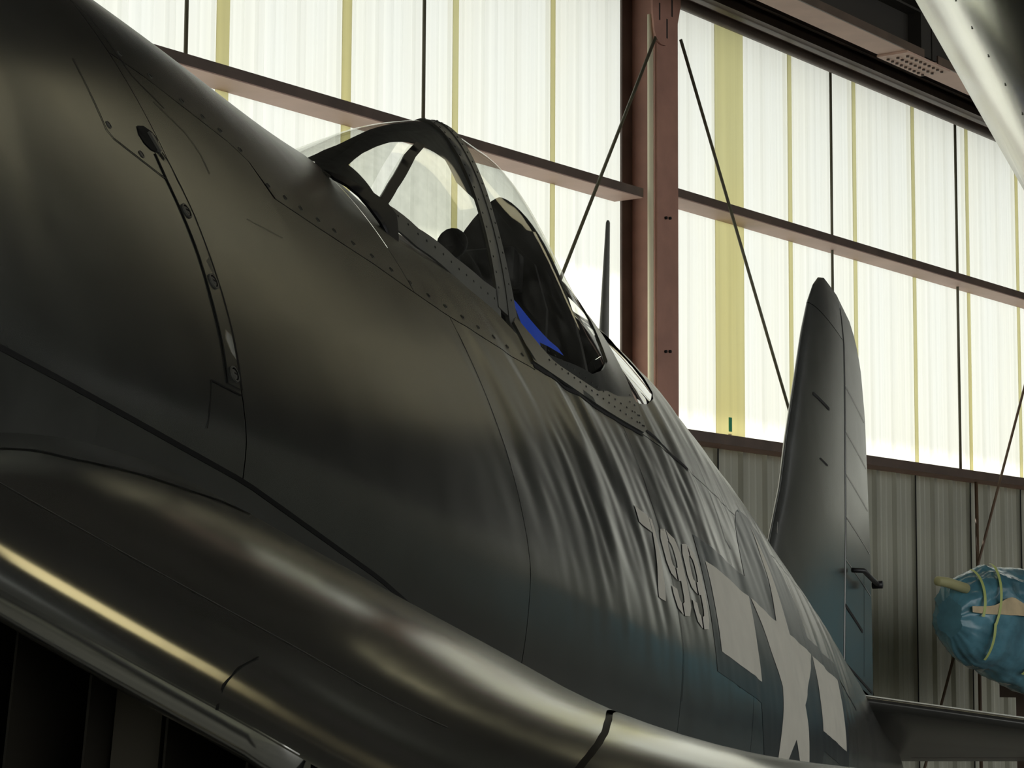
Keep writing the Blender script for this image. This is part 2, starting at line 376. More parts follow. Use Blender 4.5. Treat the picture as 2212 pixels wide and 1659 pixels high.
slab(5.64, YW + .3, 'roof_slope', M_ROOF); slab(5.16, 5.20, 'roof_slope', M_ROOF); slab(3.30, 4.72, 'roof_slope', M_ROOF); slab(RIDGE, 2.10, 'roof_slope', M_ROOF); slab(YS_, RIDGE, 'roof_slope', M_ROOF)
for q in (Q1, Q2, Q3):
    slab(q[2], q[3], 'roof_slope', M_ROOF, x1=q[0]); slab(q[2], q[3], 'roof_slope', M_ROOF, x0=q[1])
    slab(q[2], q[3], 'added_skylight', M_SKYB if q is Q3 else M_SKYL, .01, q[0], q[1])
for y in (6.9, 5.75, 4.2, 3.45, 1.4, .2, -1.6):
    b = MB(); b.box((X0, y, rz(y) - .22), (X1, y + .06, rz(y) - .02)); b.box((X0, y, rz(y) - .22), (X1, y + .08, rz(y) - .21)); b.obj('purlin', M_ROOF, roof)

# walls out of view: end walls and the far side
def plain(name, a, b_, mat): m_ = MB(); m_.box(a, b_); return struct(m_.obj(name, mat))
m_ = MB()          # far side, unseen: wide door opening added for fill light
for a_, b_ in (((X0, 0), (-9, 6.2)), ((26, 0), (X1, 6.2)), ((-9, 6.0), (26, 6.2))): m_.box((a_[0], YS_ - .1, a_[1]), (b_[0], YS_, b_[1]))
struct(m_.obj('wall_left', M_GREY))
m_ = MB(); m_.box((-40, -60, -.25), (60, YS_, -.05)); struct(m_.obj('ground', M_CONC))
for nm, xx in (('wall_back', X0 - .1), ('wall_front', X1)):
    m_ = MB()
    poly = [(YS_, 0), (YW + .3, 0), (YW + .3, rz(YW + .3)), (RIDGE, rz(RIDGE)), (YS_, rz(YS_))]
    if nm == 'wall_back':
        m_.prism(poly, xx, xx + .1, axis=0)
    else:
        for (y0, y1, z0, z1) in ((YS_, YW + .3, 0, 1.0), (YS_, YW + .3, 3.0, 5.9), (YS_, 4.7, 1, 3.0), (7.2, YW + .3, 1, 3.0)): m_.box((xx, y0, z0), (xx + .1, y1, z1))
        m_.prism([(YS_, 5.9), (YW + .3, 5.9), (RIDGE, rz(RIDGE))], xx, xx + .1, axis=0)
    struct(m_.obj(nm, M_GREY))
m_ = MB(); m_.box((X1 + .03, 4.7, 1.0), (X1 + .04, 7.2, 3.0)); struct(m_.obj('added_blue_window', M_CLEARB))  # unseen blue pane, added so the rear fuselage mirrors blue

# monorail beam hung inside the eave, with a bolted splice and its hangers
bm_ = tag(empty('monorail_beam', (13.0, 6.6, 5.5)), 'dark hung steel beam with pinkish underside below the roof eave', 'beam')
def bb(name, a, b_, mat):
    m_ = MB(); m_.box([a[0] - 13.0, a[1] - 6.6, a[2] - 5.5], [b_[0] - 13.0, b_[1] - 6.6, b_[2] - 5.5]); return m_.obj(name, mat, bm_)
for x0, x1, dz in ((8.0, 13.22, 0), (13.42, 30, .0)):
    bb('lower_flange', (x0, 6.50, 5.50 + dz), (x1, 6.70, 5.515 + dz), M_PINK)  # pale underside, dark web: light and shade put into the colours
    bb('flange_edge', (x0, 6.488, 5.50 + dz), (x1, 6.498, 5.555 + dz), M_DBEAM)
    bb('beam_web', (x0, 6.595, 5.515 + dz), (x1, 6.605, 5.80 + dz), M_ROOF)
    bb('upper_flange', (x0, 6.50, 5.80 + dz), (x1, 6.70, 5.815 + dz), M_ROOF)
o = bb('splice_plate', (12.98, 6.49, 5.485), (13.60, 6.71, 5.4995), M_PINK)
for i in range(9):
    for j in range(3):
        b = MB(); b.tube([(.06 + i * .062 - .0, -.07 + j * .07 + .0, -.026), (.06 + i * .062, -.07 + j * .07, -.0148)], .011, 8); b.obj('bolt_head', M_DBEAM, bm_, True)
bb('hanger_post', (13.20, 6.50, 5.5155), (13.34, 6.64, 7.2), M_ROOF)
bb('hanger_post', (13.36, 6.50, 5.5155), (13.41, 6.64, 7.2), M_ROOF)
bb('hanger_bracket', (13.42, 6.52, 5.82), (13.9, 6.62, 5.90), M_DBEAM)
bb('hanger_arm', (13.5, 6.30, 5.78), (13.8, 6.36, 5.80), M_STEEL)

# ------------------------------------------------------------------ aircraft surfaces (x aft, y port, z up; local mesh y = -port)
ST = np.array([[0.75, .56, .56, 0, -.56], [0.85, .63, .63, -.03, -.63], [1.0, .665, .650, -.08, -.68], [1.3, .70, .66, -.16, -.71], [1.9, .7322, .654, -.2529, -.7282], [2.45, .7388, .6332, -.2235, -.7656], [3.0, .7647, .6083, -.1872, -.8128],
 [3.6, .7872, .582, -.1526, -.88], [4.1, .8428, .5543, -.1236, -.9274], [4.6, .8994, .5352, -.1025, -.9352], [5.1, .955, .512, -.0894, -.9234], [5.5, 1.003, .4934, -.0805, -.8821], [6.0, .9930, .4668, -.0708, -.821],
 [6.5, .9283, .4363, -.0587, -.7503], [7.0, .8527, .4014, -.0433, -.6598], [7.5, .7624, .3597, -.0064, -.5594], [8.0, .6656, .3208, .0311, -.4491], [8.5, .5678, .2779, .0672, -.339], [9.0, .4653, .2295, .1008, -.2388], [9.5, .3719, .1751, .1137, -.1287], [10.1, .18, .02, .05, -.04]])
MG = np.gradient(ST[:, 1:], ST[:, 0], axis=0)
NUX = [.8, 1.3, 2, 5, 8]; NUV = [2.0, 1.6, 1.3804, 1.42877, 1.7092]; NL = 2.13678
def herm(xs, ys, ms, x):
    i = min(max(int(np.searchsorted(xs, x)) - 1, 0), len(xs) - 2); h = xs[i + 1] - xs[i]; t = (x - xs[i]) / h
    return (2 * t**3 - 3 * t**2 + 1) * ys[i] + (t**3 - 2 * t**2 + t) * h * ms[i] + (-2 * t**3 + 3 * t**2) * ys[i + 1] + (t**3 - t**2) * h * ms[i + 1]
TH = np.concatenate([np.linspace(-PI / 2, 0, 40), np.linspace(0, PI / 2, 61)[1:]])
_sc = {}
def section(x):
    k = round(x, 5)
    if k in _sc: return _sc[k]
    zt, w, zc, zb = herm(ST[:, 0], ST[:, 1:], MG, x); nu = np.interp(x, NUX, NUV)
    s = np.sin(TH); c = np.maximum(np.cos(TH), 0)
    n = np.where(s > 0, nu, NL)
    y = w * c ** (2 / n); z = np.where(s > 0, zc + (zt - zc) * np.abs(s) ** (2 / n), zc - (zc - zb) * np.abs(s) ** (2 / n))
    L = np.concatenate([[0], np.cumsum(np.hypot(np.diff(y), np.diff(z)))]); a0 = np.interp(0, z, L)
    r = (y, z, L - a0, L[0] - a0, L[-1] - a0); _sc[k] = r; return r
def a_of_z(x, z):
    y, zz, A, lo, hi = section(x); return float(np.interp(z, zz, A))
def topa(x): return section(x)[4]
def bota(x): return section(x)[3]
def wrinkle(x, z):
    """oil-canned skin between the frames of the rear fuselage"""
    if x < 3.6: return 0
    e = min(1, (x - 3.6) / .9) * min(1, max(0, (9.2 - x) / 1.0)) * min(1, max(0, (z + .22) / .3)) 
    p = x + .20 * z
    v = mno.noise(Vector((p * 7.5, z * 1.6, 3.1))) * 1.5 + mno.noise(Vector((p * 15, z * 3.2 + 2 * x, 9.2))) * .9 + mno.noise(Vector(((x + .9 * z) * 11, z * 3, 1.7))) * .5
    return .0030 * e * v
def raw(x, a):
    y, z, A, lo, hi = section(x); sd = 1
    if a > hi: a = 2 * hi - a; sd = -1
    if a < lo: a = 2 * lo - a; sd = -1
    Y = float(np.interp(a, A, y)); Z = float(np.interp(a, A, z))
    return np.array([x, sd * Y, Z])
def fus(x, a, off=0., wr=True):
    P = raw(x, a); e = .006
    d = off + (wrinkle(x, P[2]) if wr else 0)
    if d != 0:
        du = raw(min(x + e, 10.09), a) - raw(x - e, a); dv = raw(x, a + e) - raw(x, a - e); n = np.cross(du, dv); l = np.linalg.norm(n)
        n = n / l if l > 0 else np.array([0, P[1], 0])
        if n[1] * P[1] + n[2] * (P[2] + .05) < 0: n = -n
        P = P + n * d
    return P
def loc(P):  # aircraft frame to mesh coordinates
    P = np.asarray(P, float).copy(); P[..., 1] *= -1; return P
# aircraft pose
AX = np.array([[0.9508609488, 0.2574965620, -0.1719272420], [0.2652556996, -0.9638942896, 0.0233925723], [0.1596961798, 0.0678477644, 0.9848318694]])
plane = empty('fighter_aircraft')
plane.matrix_world = Matrix(((AX[0, 0], -AX[1, 0], AX[2, 0], -0.1067436), (AX[0, 1], -AX[1, 1], AX[2, 1], 2.2692122), (AX[0, 2], -AX[1, 2], AX[2, 2], 2.6185656), (0, 0, 0, 1)))
tag(plane, 'dark sea blue gull-winged propeller fighter marked 799 with white star and bars', 'aircraft')

# seam heights along the port side
LC = np.array([(2.5, .45), (2.66, .462), (2.94, .454), (3.0, .438), (3.02, .376), (3.2, .39), (3.49, .416), (3.78, .427), (4.15, .451), (4.43, .474), (4.431, .488), (4.79, .509), (5.15, .538), (5.36, .556), (5.9, .556), (8, .556)])
def zC(x): return float(np.interp(x, LC[:, 0], LC[:, 1]))
def zD(x): return float(np.interp(x, [3.70, 3.76, 3.82, 4.18, 4.36, 4.45, 5.1, 5.36], [.745, .69, .645, .627, .60, .555, .555, .58]))
ZF = -.272
def zfil(x): return float(np.interp(x, [1.7, 2.55, 3.1, 4.4, 5.2], [-.272, -.270, -.300, -.44, -.60]))
GAP = .0016
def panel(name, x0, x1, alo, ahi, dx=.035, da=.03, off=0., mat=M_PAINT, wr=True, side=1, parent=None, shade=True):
    n = max(3, int((x1 - x0) / dx) + 1); xs = np.linspace(x0 + GAP, x1 - GAP, n)
    mx = max(ahi(x) - alo(x) for x in xs); k = max(3, int(mx / da) + 1)
    P = np.zeros((n, k, 3))
    for i, x in enumerate(xs):
        lo, hi = alo(x) + GAP, ahi(x) - GAP
        for j in range(k): P[i, j] = fus(x, lo + (hi - lo) * j / (k - 1), off, wr)
    P[..., 1] *= side
    return grid_obj(name, loc(P), mat, parent or fuse, flip=(side < 0))
fuse = link(bpy.data.objects.new('fuselage', None), plane)
az = a_of_z
def full_hi(zf): return lambda x: 2 * topa(x) - az(x, zf(x) if callable(zf) else zf)
def lo_(zf): return lambda x: az(x, zf(x) if callable(zf) else zf)
DARKP = []
def both(name, x0, x1, alo, ahi, **k):
    a = panel(name, x0, x1, alo, ahi, **k); b = panel(name, x0, x1, alo, ahi, side=-1, **k); return a, b
# nose and accessory panels
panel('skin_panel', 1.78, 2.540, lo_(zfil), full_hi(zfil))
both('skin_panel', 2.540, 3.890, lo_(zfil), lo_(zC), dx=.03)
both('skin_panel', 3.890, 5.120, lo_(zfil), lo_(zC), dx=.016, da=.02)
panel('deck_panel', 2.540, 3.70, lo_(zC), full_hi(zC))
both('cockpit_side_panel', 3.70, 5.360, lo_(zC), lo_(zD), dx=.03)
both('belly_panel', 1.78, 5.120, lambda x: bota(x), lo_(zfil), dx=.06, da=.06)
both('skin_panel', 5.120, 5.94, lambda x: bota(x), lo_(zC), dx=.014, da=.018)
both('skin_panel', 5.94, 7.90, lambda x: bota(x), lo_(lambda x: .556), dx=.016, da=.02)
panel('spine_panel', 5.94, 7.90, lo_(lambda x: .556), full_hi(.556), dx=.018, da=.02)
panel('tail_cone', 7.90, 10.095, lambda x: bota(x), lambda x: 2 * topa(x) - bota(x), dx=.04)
# turtledeck with the two rear-view windows cut out
RW = [(5.375, .93), (5.352, .775), (5.350, .72), (5.372, .672), (5.44, .676), (5.56, .712), (5.70, .768), (5.785, .812), (5.805, .865), (5.77, .905), (5.68, .930), (5.56, .955), (5.45, .965)]
RWa = [(x, az(x, z)) for x, z in RW]
RWm = [(x, 2 * topa(x) - az(x, z)) for x, z in RW]
outer = [(x, az(x, .556) + GAP) for x in np.linspace(5.122, 5.938, 20)] + [(x, 2 * topa(x) - az(x, .556) - GAP) for x in np.linspace(5.938, 5.122, 20)]
def fmap(poly, fn, step, name, mat, parent, holes=(), thick=0., base=0., side=1):
    vv, ff = tri_patch(poly, step, holes)
    P = np.array([fn(u, v, thick + base) for u, v in vv])
    if thick > 0:
        B = np.array([fn(u, v, base - .001) for u, v in vv]); n = len(P)
        e = rim(ff); F = list(ff) + [(a + n, b_ + n, b_ + 2 * n, a + 2 * n)[::-1] for a, b_ in e]; P = np.concatenate([P, P, B])
    else: F = list(ff)
    P[:, 1] *= side
    o = mesh_obj(name, loc(P), F, mat, parent, thick == 0, flip=(side > 0))
    if thick > 0:
        me = o.data; me.polygons.foreach_set('use_smooth', [i < len(ff) for i in range(len(me.polygons))])
    return o
outer2 = [(max(x, 5.375 if True else x), a) for x, a in outer]
ox = [(x, az(x, .556) + GAP) for x in np.linspace(5.33, 5.938, 16)] + [(x, 2 * topa(x) - az(x, .556) - GAP) for x in np.linspace(5.938, 5.33, 16)]
fmap(ox, lambda u, v, d: fus(u, v, d), .03, 'turtledeck_panel', M_PAINT, fuse, holes=(RWa, RWm))
for R_ in (RWa, RWm):
    g = fmap(R_, lambda u, v, d: fus(u, v, -.004, False), .04, 'rear_window', M_GLASS2, fuse)
# dark structure behind the skin joints
def liner(x0, x1, alo, ahi):
    n = max(3, int((x1 - x0) / .08)); xs = np.linspace(x0, x1, n); k = 40; P = np.zeros((n, k, 3))
    for i, x in enumerate(xs):
        lo, hi = alo(x), ahi(x)
        for j in range(k): P[i, j] = fus(x, lo + (hi - lo) * j / (k - 1), -.016, False)
    return P
o = grid_obj('inner_structure', loc(liner(1.8, 3.66, lambda x: bota(x) + .005, lambda x: 2 * topa(x) - bota(x) - .005)), M_DARK, fuse, flip=False)
for sgn in (1, -1):
    P = liner(3.6, 5.40, lambda x: bota(x) + .005, lambda x: az(x, .57)); P[..., 1] *= sgn
    grid_obj('inner_structure', loc(P), M_DARK, fuse)
    P = liner(5.40, 5.96, lambda x: bota(x) + .005, lambda x: az(x, .60)); P[..., 1] *= sgn
    grid_obj('inner_structure', loc(P), M_DARK, fuse)
grid_obj('inner_structure', loc(liner(5.9, 8.2, lambda x: bota(x) + .005, lambda x: 2 * topa(x) - bota(x) - .005)), M_DARK, fuse)

def ribbon(pts, w, name='panel_seam', mat=M_DARK, off=.0009, fn=fus, parent=None, side=1, st=.03):
    P = densify_open(pts, st); L = []; R_ = []
    for i in range(len(P)):
        t = np.array(P[min(i + 1, len(P) - 1)]) - np.array(P[max(i - 1, 0)]); t = t / np.linalg.norm(t); nn = np.array([-t[1], t[0]]) * w / 2
        L.append(fn(*(np.array(P[i]) + nn), off)); R_.append(fn(*(np.array(P[i]) - nn), off))
    V = np.array(L + R_); V[:, 1] *= side; n = len(L)
    return mesh_obj(name, loc(V), [(i, i + 1, n + i + 1, n + i) for i in range(n - 1)], mat, parent or fuse, True)
def densify_open(P, st):
    out = [tuple(P[0])]
    for a, b_ in zip(P[:-1], P[1:]):
        a = np.array(a, float); b_ = np.array(b_, float); n = max(1, int(np.ceil(np.linalg.norm(b_ - a) / st)))
        for k in range(1, n + 1): out.append(tuple(a + (b_ - a) * k / n))
    return out
def zz(l): return [(x, az(x, z)) for x, z in l]
# raised cover strip with three quarter-turn studs, small panels round it
strip = [(2.500, .160), (2.497, -.135), (2.536, -.140), (2.541, .10), (2.534, .20), (2.520, .262)]
SL = [(2.492, .245), (2.493, .20), (2.500, .154), (2.505, .112), (2.507, .073), (2.504, -.005), (2.502, -.069), (2.494, -.133)]
SR = [(2.533, -.131), (2.538, -.085), (2.543, -.028), (2.544, .034), (2.543, .089), (2.541, .157), (2.534, .205), (2.527, .246), (2.518, .258)]
fmap(zz(SL + SR), lambda u, v, d: fus(u, v, d), .02, 'cover_strip', M_PAINT, fuse, thick=.002)
ribbon(zz([(x + .004, z) for x, z in SR[::-1]]), .0065, off=.0024); ribbon(zz([(x - .002, z) for x, z in SL]), .0030, off=.0016)
for pts, w in (
               (zz([(2.436, -.145), (2.536, -.140)]), .003), (zz([(2.436, -.145), (2.410, -.225)]), .002), (zz([(2.330, .34), (2.327, .216), (2.341, .207), (2.491, .20)]), .003),
               (zz([(2.500, .56), (2.575, .545), (2.582, .47), (2.586, .43), (2.66, .40)]), .004), (zz([(2.62, .395), (2.70, .372), (2.72, .34), (2.715, .30)]), .0025),
               (zz([(2.80, .25), (2.95, .27)]), .001), (zz([(5.10, .50), (5.125, .37), (5.13, .10), (5.13, -.2)]), .003), (zz([(3.89, .395), (3.89, .1)]), .003)):
    ribbon(pts, w)
# dark belly seam gap along the wing fillet
ribbon([(x, az(x, zfil(x))) for x in np.linspace(1.80, 3.4, 30)], .008)
# rows of flush fasteners
def disc(u, v, r, name, mat, fn=fus, parent=None, h=.0016, seg=10, me=None, slot=False):
    P = fn(u, v, 0); e = .004
    du = fn(u + e, v, 0) - fn(u - e, v, 0); dv = fn(u, v + e, 0) - fn(u, v - e, 0); n = np.cross(du, dv); n /= np.linalg.norm(n)
    if n[1] < 0: n = -n
    q = loc(P); nn = loc(n)
    o = link(bpy.data.objects.new(name, me), parent or fuse)
    z = Vector(nn); o.location = q; o.rotation_mode = 'QUATERNION'; o.rotation_quaternion = z.to_track_quat('Z', 'X'); o.scale = (r, r, h); return o
def stud_mesh(slot):
    b = MB(); b.tube([(0, 0, -.5), (0, 0, .7)], 1, 14); b.tube([(0, 0, .7), (0, 0, 1.0)], [.72, .66], 14)
    if slot: b.box((-.1, -.6, 1.0), (.1, .6, 1.25))
    me = bpy.data.meshes.new('stud'); me.from_pydata(b.V, [], b.F); 
    for m_ in (M_FRAME, M_DARK): me.materials.append(m_)
    me.polygons.foreach_set('material_index', [0 if i < 16 else (0 if i < 32 else 1) for i in range(len(me.polygons))]); me.update(); return me
def ring_mesh():
    V = []; F = []; S = 14
    for r, z in ((1, 0), (1, 1), (.8, 1), (.8, .2), (.0, .3)):
        for k in range(S): V.append((r * math.cos(2 * PI * k / S), r * math.sin(2 * PI * k / S), z))
    for i in range(4):
        for k in range(S): F.append((i * S + k, i * S + (k + 1) % S, (i + 1) * S + (k + 1) % S, (i + 1) * S + k))
    me = bpy.data.meshes.new('fastener'); me.from_pydata(V, [], F); me.materials.append(M_FRAME); me.materials.append(M_DARK)
    me.polygons.foreach_set('material_index', [0] * (2 * S) + [1] * S + [0] * S); me.update(); return me
ME_STUD = stud_mesh(True); ME_RING = ring_mesh()
for x, z in ((2.518, .155), (2.527, .040), (2.519, -.112)): disc(x, az(x, z), .013, 'cover_stud', None, me=ME_RING, h=.0045); disc(x, az(x, z), .008, 'cover_stud', None, me=ME_STUD, h=.0045)
for x, z in ((2.345, .232), (2.43, .218)): disc(x, az(x, z), .0065, 'cover_stud', None, me=ME_RING, h=.0015)
fx = [(2.60, .478), (2.70, .482), (2.80, .478), (2.87, .477), (2.93, .476), (2.985, .46), (3.03, .405), (3.10, .408), (3.17, .414), (3.25, .42)] + [(x, zC(x) + .026) for x in np.arange(3.33, 5.1, .095)]
for x, z in fx: disc(x, az(x, z), .0055, 'fastener', None, me=ME_RING, h=.0015)
# dark filler opening
OP = [(2.467, .283), (2.458, .264), (2.464, .252), (2.481, .247), (2.498, .250), (2.520, .265), (2.536, .290), (2.524, .297), (2.498, .296)]
fmap(zz(OP), lambda u, v, d: fus(u, v, d), .02, 'filler_opening', M_DARK, fuse, base=.0012)
fmap(zz([(2.500, .285), (2.512, .286), (2.519, .258), (2.511, .254)]), lambda u, v, d: fus(u, v, d), .02, 'filler_flap', M_FRAME, fuse, thick=.004, base=.001)
# canopy rail slots
ribbon(zz([(4.431, .484), (4.79, .505), (5.15, .534), (5.30, .548)]), .011, 'rail_slot', off=.0012)
ribbon(zz([(5.35, .585), (5.70, .549)]), .012, 'rail_slot', off=.0014)
# small hatch lines and vents further aft
for pts, w in ((zz([(5.945, .54), (5.945, .40), (5.99, .38)]), .004), (zz([(6.60, .30), (6.62, .24)]), .008), (zz([(5.72, .02), (5.72, -.06), (5.77, -.065), (5.77, .02)]), .004),
               (zz([(7.70, .27), (7.98, .20)]), .006), (zz([(6.9, .50), (6.95, .30)]), .003), (zz([(6.35, .54), (6.38, .33)]), .003)):
    ribbon(pts, w)

# ------------------------------------------------------------------ markings, true shapes laid on the skin (x, girth)
CX_, CS_, R_I = 6.588, .099, .515
def dec(poly, name, mat, lift, parent=fuse, st=.03): return fmap(poly, lambda u, v, d: fus(u, v, d), st, name, mat, parent, base=lift)
stp = []
for i in range(10):
    r = R_I if i % 2 == 0 else .382 * R_I; an = PI / 2 - i * PI / 5; stp.append((CX_ + r * math.cos(an), CS_ + r * math.sin(an)))
zt_, zb_ = .309 * R_I, .309 * R_I - .5 * R_I; bd = R_I / 8
circ = [(CX_ + (R_I + bd * .0) * math.cos(t), CS_ + R_I * math.sin(t)) for t in np.linspace(0, 2 * PI, 60, endpoint=False)]
ring_ = []
# blue field: disc with bar surround
y1, y2 = CS_ + zt_ + bd, CS_ + zb_ - bd
xr = 2 * R_I + bd
Rb = R_I + bd * .6
aa = math.asin((y1 - CS_) / Rb); bb_ = math.asin((CS_ - y2) / Rb)
outl = [(CX_ + Rb * math.cos(t), CS_ + Rb * math.sin(t)) for t in np.linspace(aa, PI - aa, 24)] + [(CX_ - xr, y1), (CX_ - xr, y2)] + [(CX_ + Rb * math.cos(t), CS_ + Rb * math.sin(t)) for t in np.linspace(PI + bb_, 2 * PI - bb_, 24)] + [(CX_ + xr, y2), (CX_ + xr, y1)]
dec(outl, 'insignia_field', M_INSB, .0010, st=.018)
dec(stp, 'insignia_star', M_WHITE, .0020, st=.018)
dec([(CX_ - 2 * R_I, CS_ + zt_), (CX_ - 2 * R_I, CS_ + zb_), (CX_ - R_I, CS_ + zb_), (CX_ - R_I, CS_ + zt_)], 'insignia_bar', M_WHITE, .0020, st=.018)
dec([(CX_ + R_I, CS_ + zt_), (CX_ + R_I, CS_ + zb_), (CX_ + 2 * R_I, CS_ + zb_), (CX_ + 2 * R_I, CS_ + zt_)], 'insignia_bar', M_WHITE, .0020, st=.018)
# stencilled 7 9 9
T_, B_ = CS_ + .163, CS_ - .071; H_ = T_ - B_
def glyph(x0, w, polys):
    for p in polys: dec([(x0 + u * w, B_ + v * H_) for u, v in p], 'stencil_digit', M_NUM, .0018, st=.014)
g7 = [[(0, 1), (.80, 1), (.74, .80), (0, .80)], [(.84, 1), (1.0, 1), (1.0, .86), (.60, 0), (.24, 0), (.80, .88)]]
g9 = [[(.44, 1), (.16, .96), (0, .82), (0, .56), (.14, .44), (.44, .40), (.44, .55), (.36, .57), (.34, .64), (.34, .78), (.38, .84), (.44, .86)],
      [(.52, 1), (.86, .95), (1, .80), (1, .16), (.86, .04), (.52, 0), (.52, .14), (.62, .17), (.66, .24), (.66, .42), (.52, .40), (.52, .55), (.62, .57), (.66, .64), (.66, .78), (.62, .84), (.52, .86)],
      [(.44, 0), (.14, .04), (0, .18), (0, .28), (.32, .28), (.36, .17), (.44, .14)]]
glyph(4.890, .165, g7); glyph(5.098, .165, g9); glyph(5.290, .165, g9)

# ------------------------------------------------------------------ canopy
CXs = np.array([3.5, 3.7, 3.9, 4.1, 4.3, 4.5, 4.7, 4.9, 5.1, 5.3, 5.45]); CZT = np.array([.625, .748, .869, .989, 1.087, 1.167, 1.199, 1.207, 1.115, 1.035, 1.02]); CM = np.gradient(CZT, CXs)
ZB_ = .45
def can(x, ph, off=0.):
    ph_ = math.radians(ph); sd = 1
    if ph_ > PI / 2: ph_ = PI - ph_; sd = -1
    def P(x, p):
        zt = float(herm(CXs, CZT, CM, min(max(x, 3.5), 5.45))); w = float(np.interp(x, [3.6, 4.0, 4.5, 5.0, 5.4], [.251, .253, .253, .308, .33])); n = float(np.interp(x, [3.7, 4.5, 5.4], [2.315, 1.596, 1.45]))
        return np.array([x, w * max(math.cos(p), 0) ** (2 / n), ZB_ + (zt - ZB_) * max(math.sin(p), 0) ** (2 / n)])
    p = P(x, ph_)
    if off:
        e = .01; p0 = min(max(ph_, .03), PI / 2 - .03)
        n = np.cross(P(x + e, p0) - P(x - e, p0), P(x, p0 + e) - P(x, p0 - e)); n /= np.linalg.norm(n)
        if n[1] < 0: n = -n
        if ph_ > 1.35: n[1] *= max(0, (PI / 2 - ph_) / .22); n /= np.linalg.norm(n)
        p = p + n * off
    p[1] *= sd; return p
def cphi(x, z):
    zt = float(herm(CXs, CZT, CM, x)); n = float(np.interp(x, [3.7, 4.5, 5.4], [2.315, 1.596, 1.45])); s = max(0, min(1, (z - ZB_) / (zt - ZB_))) ** (n / 2); return math.degrees(math.asin(s))
def cgrid(name, x0, x1, plo, phi_, mat, off, parent, dx=.03, k=48, wrap=True, side=1):
    n = max(3, int((x1 - x0) / dx) + 1); P = np.zeros((n, k, 3))
    for i, x in enumerate(np.linspace(x0, x1, n)):
        lo = plo(x); hi = 180 - lo if wrap else phi_(x)
        for j in range(k): P[i, j] = can(x, lo + (hi - lo) * j / (k - 1), off)
    P[..., 1] *= side
    return grid_obj(name, loc(P), mat, parent)
ws = link(bpy.data.objects.new('windscreen', None), plane)
hood = link(bpy.data.objects.new('canopy_hood', None), plane)
def sill(x): return float(np.interp(x, [3.68, 3.70, 3.76, 3.83, 3.98, 4.18, 4.36, 4.46], [60, 54, 44, 36, 28, 24.3, 23.6, 24.2]))
cgrid('windscreen_glass', 3.67, 4.47, sill, None, M_GLASS, 0, ws)
def gz(x): return float(np.interp(x, [4.53, 4.56, 4.59, 4.64, 4.69, 4.81, 4.99, 5.20, 5.24], [24.5, 21.7, 18.5, 16.4, 16.6, 17.7, 20.4, 33.5, 40]))
cgrid('hood_glass', 4.53, 5.24, gz, None, M_GLASS, 0, hood)
cf = lambda u, v, d: can(u, v, d)
def cpoly(name, poly, mat, parent, thick=.004, base=0., step=None, mirror=True, scale=100.):
    """poly in (x, phi deg); triangulated in a scaled frame so cells stay even"""
    q = [(x, p / scale) for x, p in poly]
    for sd in ((1, -1) if mirror else (1,)):
        o = fmap(q, lambda u, v, d: can(u, v * scale, d), step or .04, name, mat, parent, thick=thick, base=base, side=sd)
    return o
def sig(l): return l
# rail frame under the side panes, diagonal post, arch frames
rail_lo = [(3.67, 56), (3.74, 40), (3.80, 27), (3.95, 21.5), (4.19, 18.3), (4.456, 17.2)]
rail_up = [(4.46, 24.2), (4.36, 23.6), (4.18, 24.3), (3.98, 28), (3.845, 35.2), (3.815, 38), (3.744, 45.5), (3.69, 56), (3.68, 60), (3.672, 61)]
cpoly('sill_frame', rail_lo + rail_up, M_FRAME, ws)
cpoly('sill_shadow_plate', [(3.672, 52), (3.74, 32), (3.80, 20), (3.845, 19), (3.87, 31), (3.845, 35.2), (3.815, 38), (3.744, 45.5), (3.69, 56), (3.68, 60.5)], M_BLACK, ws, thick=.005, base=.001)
cpoly('diagonal_post', [(3.817, 38), (3.845, 35.2), (3.93, 42.5), (4.022, 48.9), (4.13, 56.5), (4.245, 62.6), (4.205, 64.6), (4.09, 58.8), (3.991, 51.9), (3.90, 45.3)], M_BLACK, ws, thick=.006, mirror=False)
# dark smeared paint round the armoured glass, ragged outer edge
rag = [(3.700, 66), (3.712, 71), (3.728, 72), (3.735, 77), (3.754, 79), (3.80, 79.3), (3.84, 80), (3.90, 79.7), (3.975, 80.4), (4.04, 81), (4.098, 82), (4.18, 83), (4.25, 84), (4.33, 86), (4.40, 88), (4.458, 90)]
inn = [(4.458, 46.5), (4.40, 48), (4.352, 50), (4.348, 54), (4.344, 58), (4.30, 60.6), (4.252, 62.8), (4.201, 64.8), (4.15, 66.2), (4.086, 67.2), (4.0, 67.0), (3.92, 65.9), (3.86, 63.6), (3.807, 60.9), (3.808, 52), (3.812, 45), (3.816, 38.5), (3.744, 45.8), (3.69, 56.2), (3.684, 60)]
cpoly('smeared_edge_paint', rag + inn, M_PATCH, ws, thick=0, base=-.002, mirror=False)
cpoly('arch_frame', [(4.440, 20), (4.510, 20), (4.512, 40), (4.515, 60), (4.520, 90), (4.452, 90), (4.446, 60), (4.442, 40)], M_FRAME, ws, thick=.006, mirror=False)
fmap([(4.515, .72), (4.520, .90), (4.452, .90), (4.446, .72)], lambda u, v, d: can(u, v * 100, d), .04, 'arch_frame', M_FRAME, ws, thick=.006, side=-1)
cpoly('hood_bow', [(4.500, 14), (4.560, 14), (4.545, 22), (4.538, 30), (4.535, 44), (4.545, 60), (4.560, 75), (4.565, 90), (4.520, 90), (4.514, 70), (4.510, 50), (4.506, 30)], M_FRAME, hood, thick=.009, mirror=False)
fmap([(4.559, .72), (4.565, .90), (4.520, .90), (4.515, .72)], lambda u, v, d: can(u, v * 100, d), .04, 'hood_bow', M_FRAME, hood, thick=.009, side=-1)
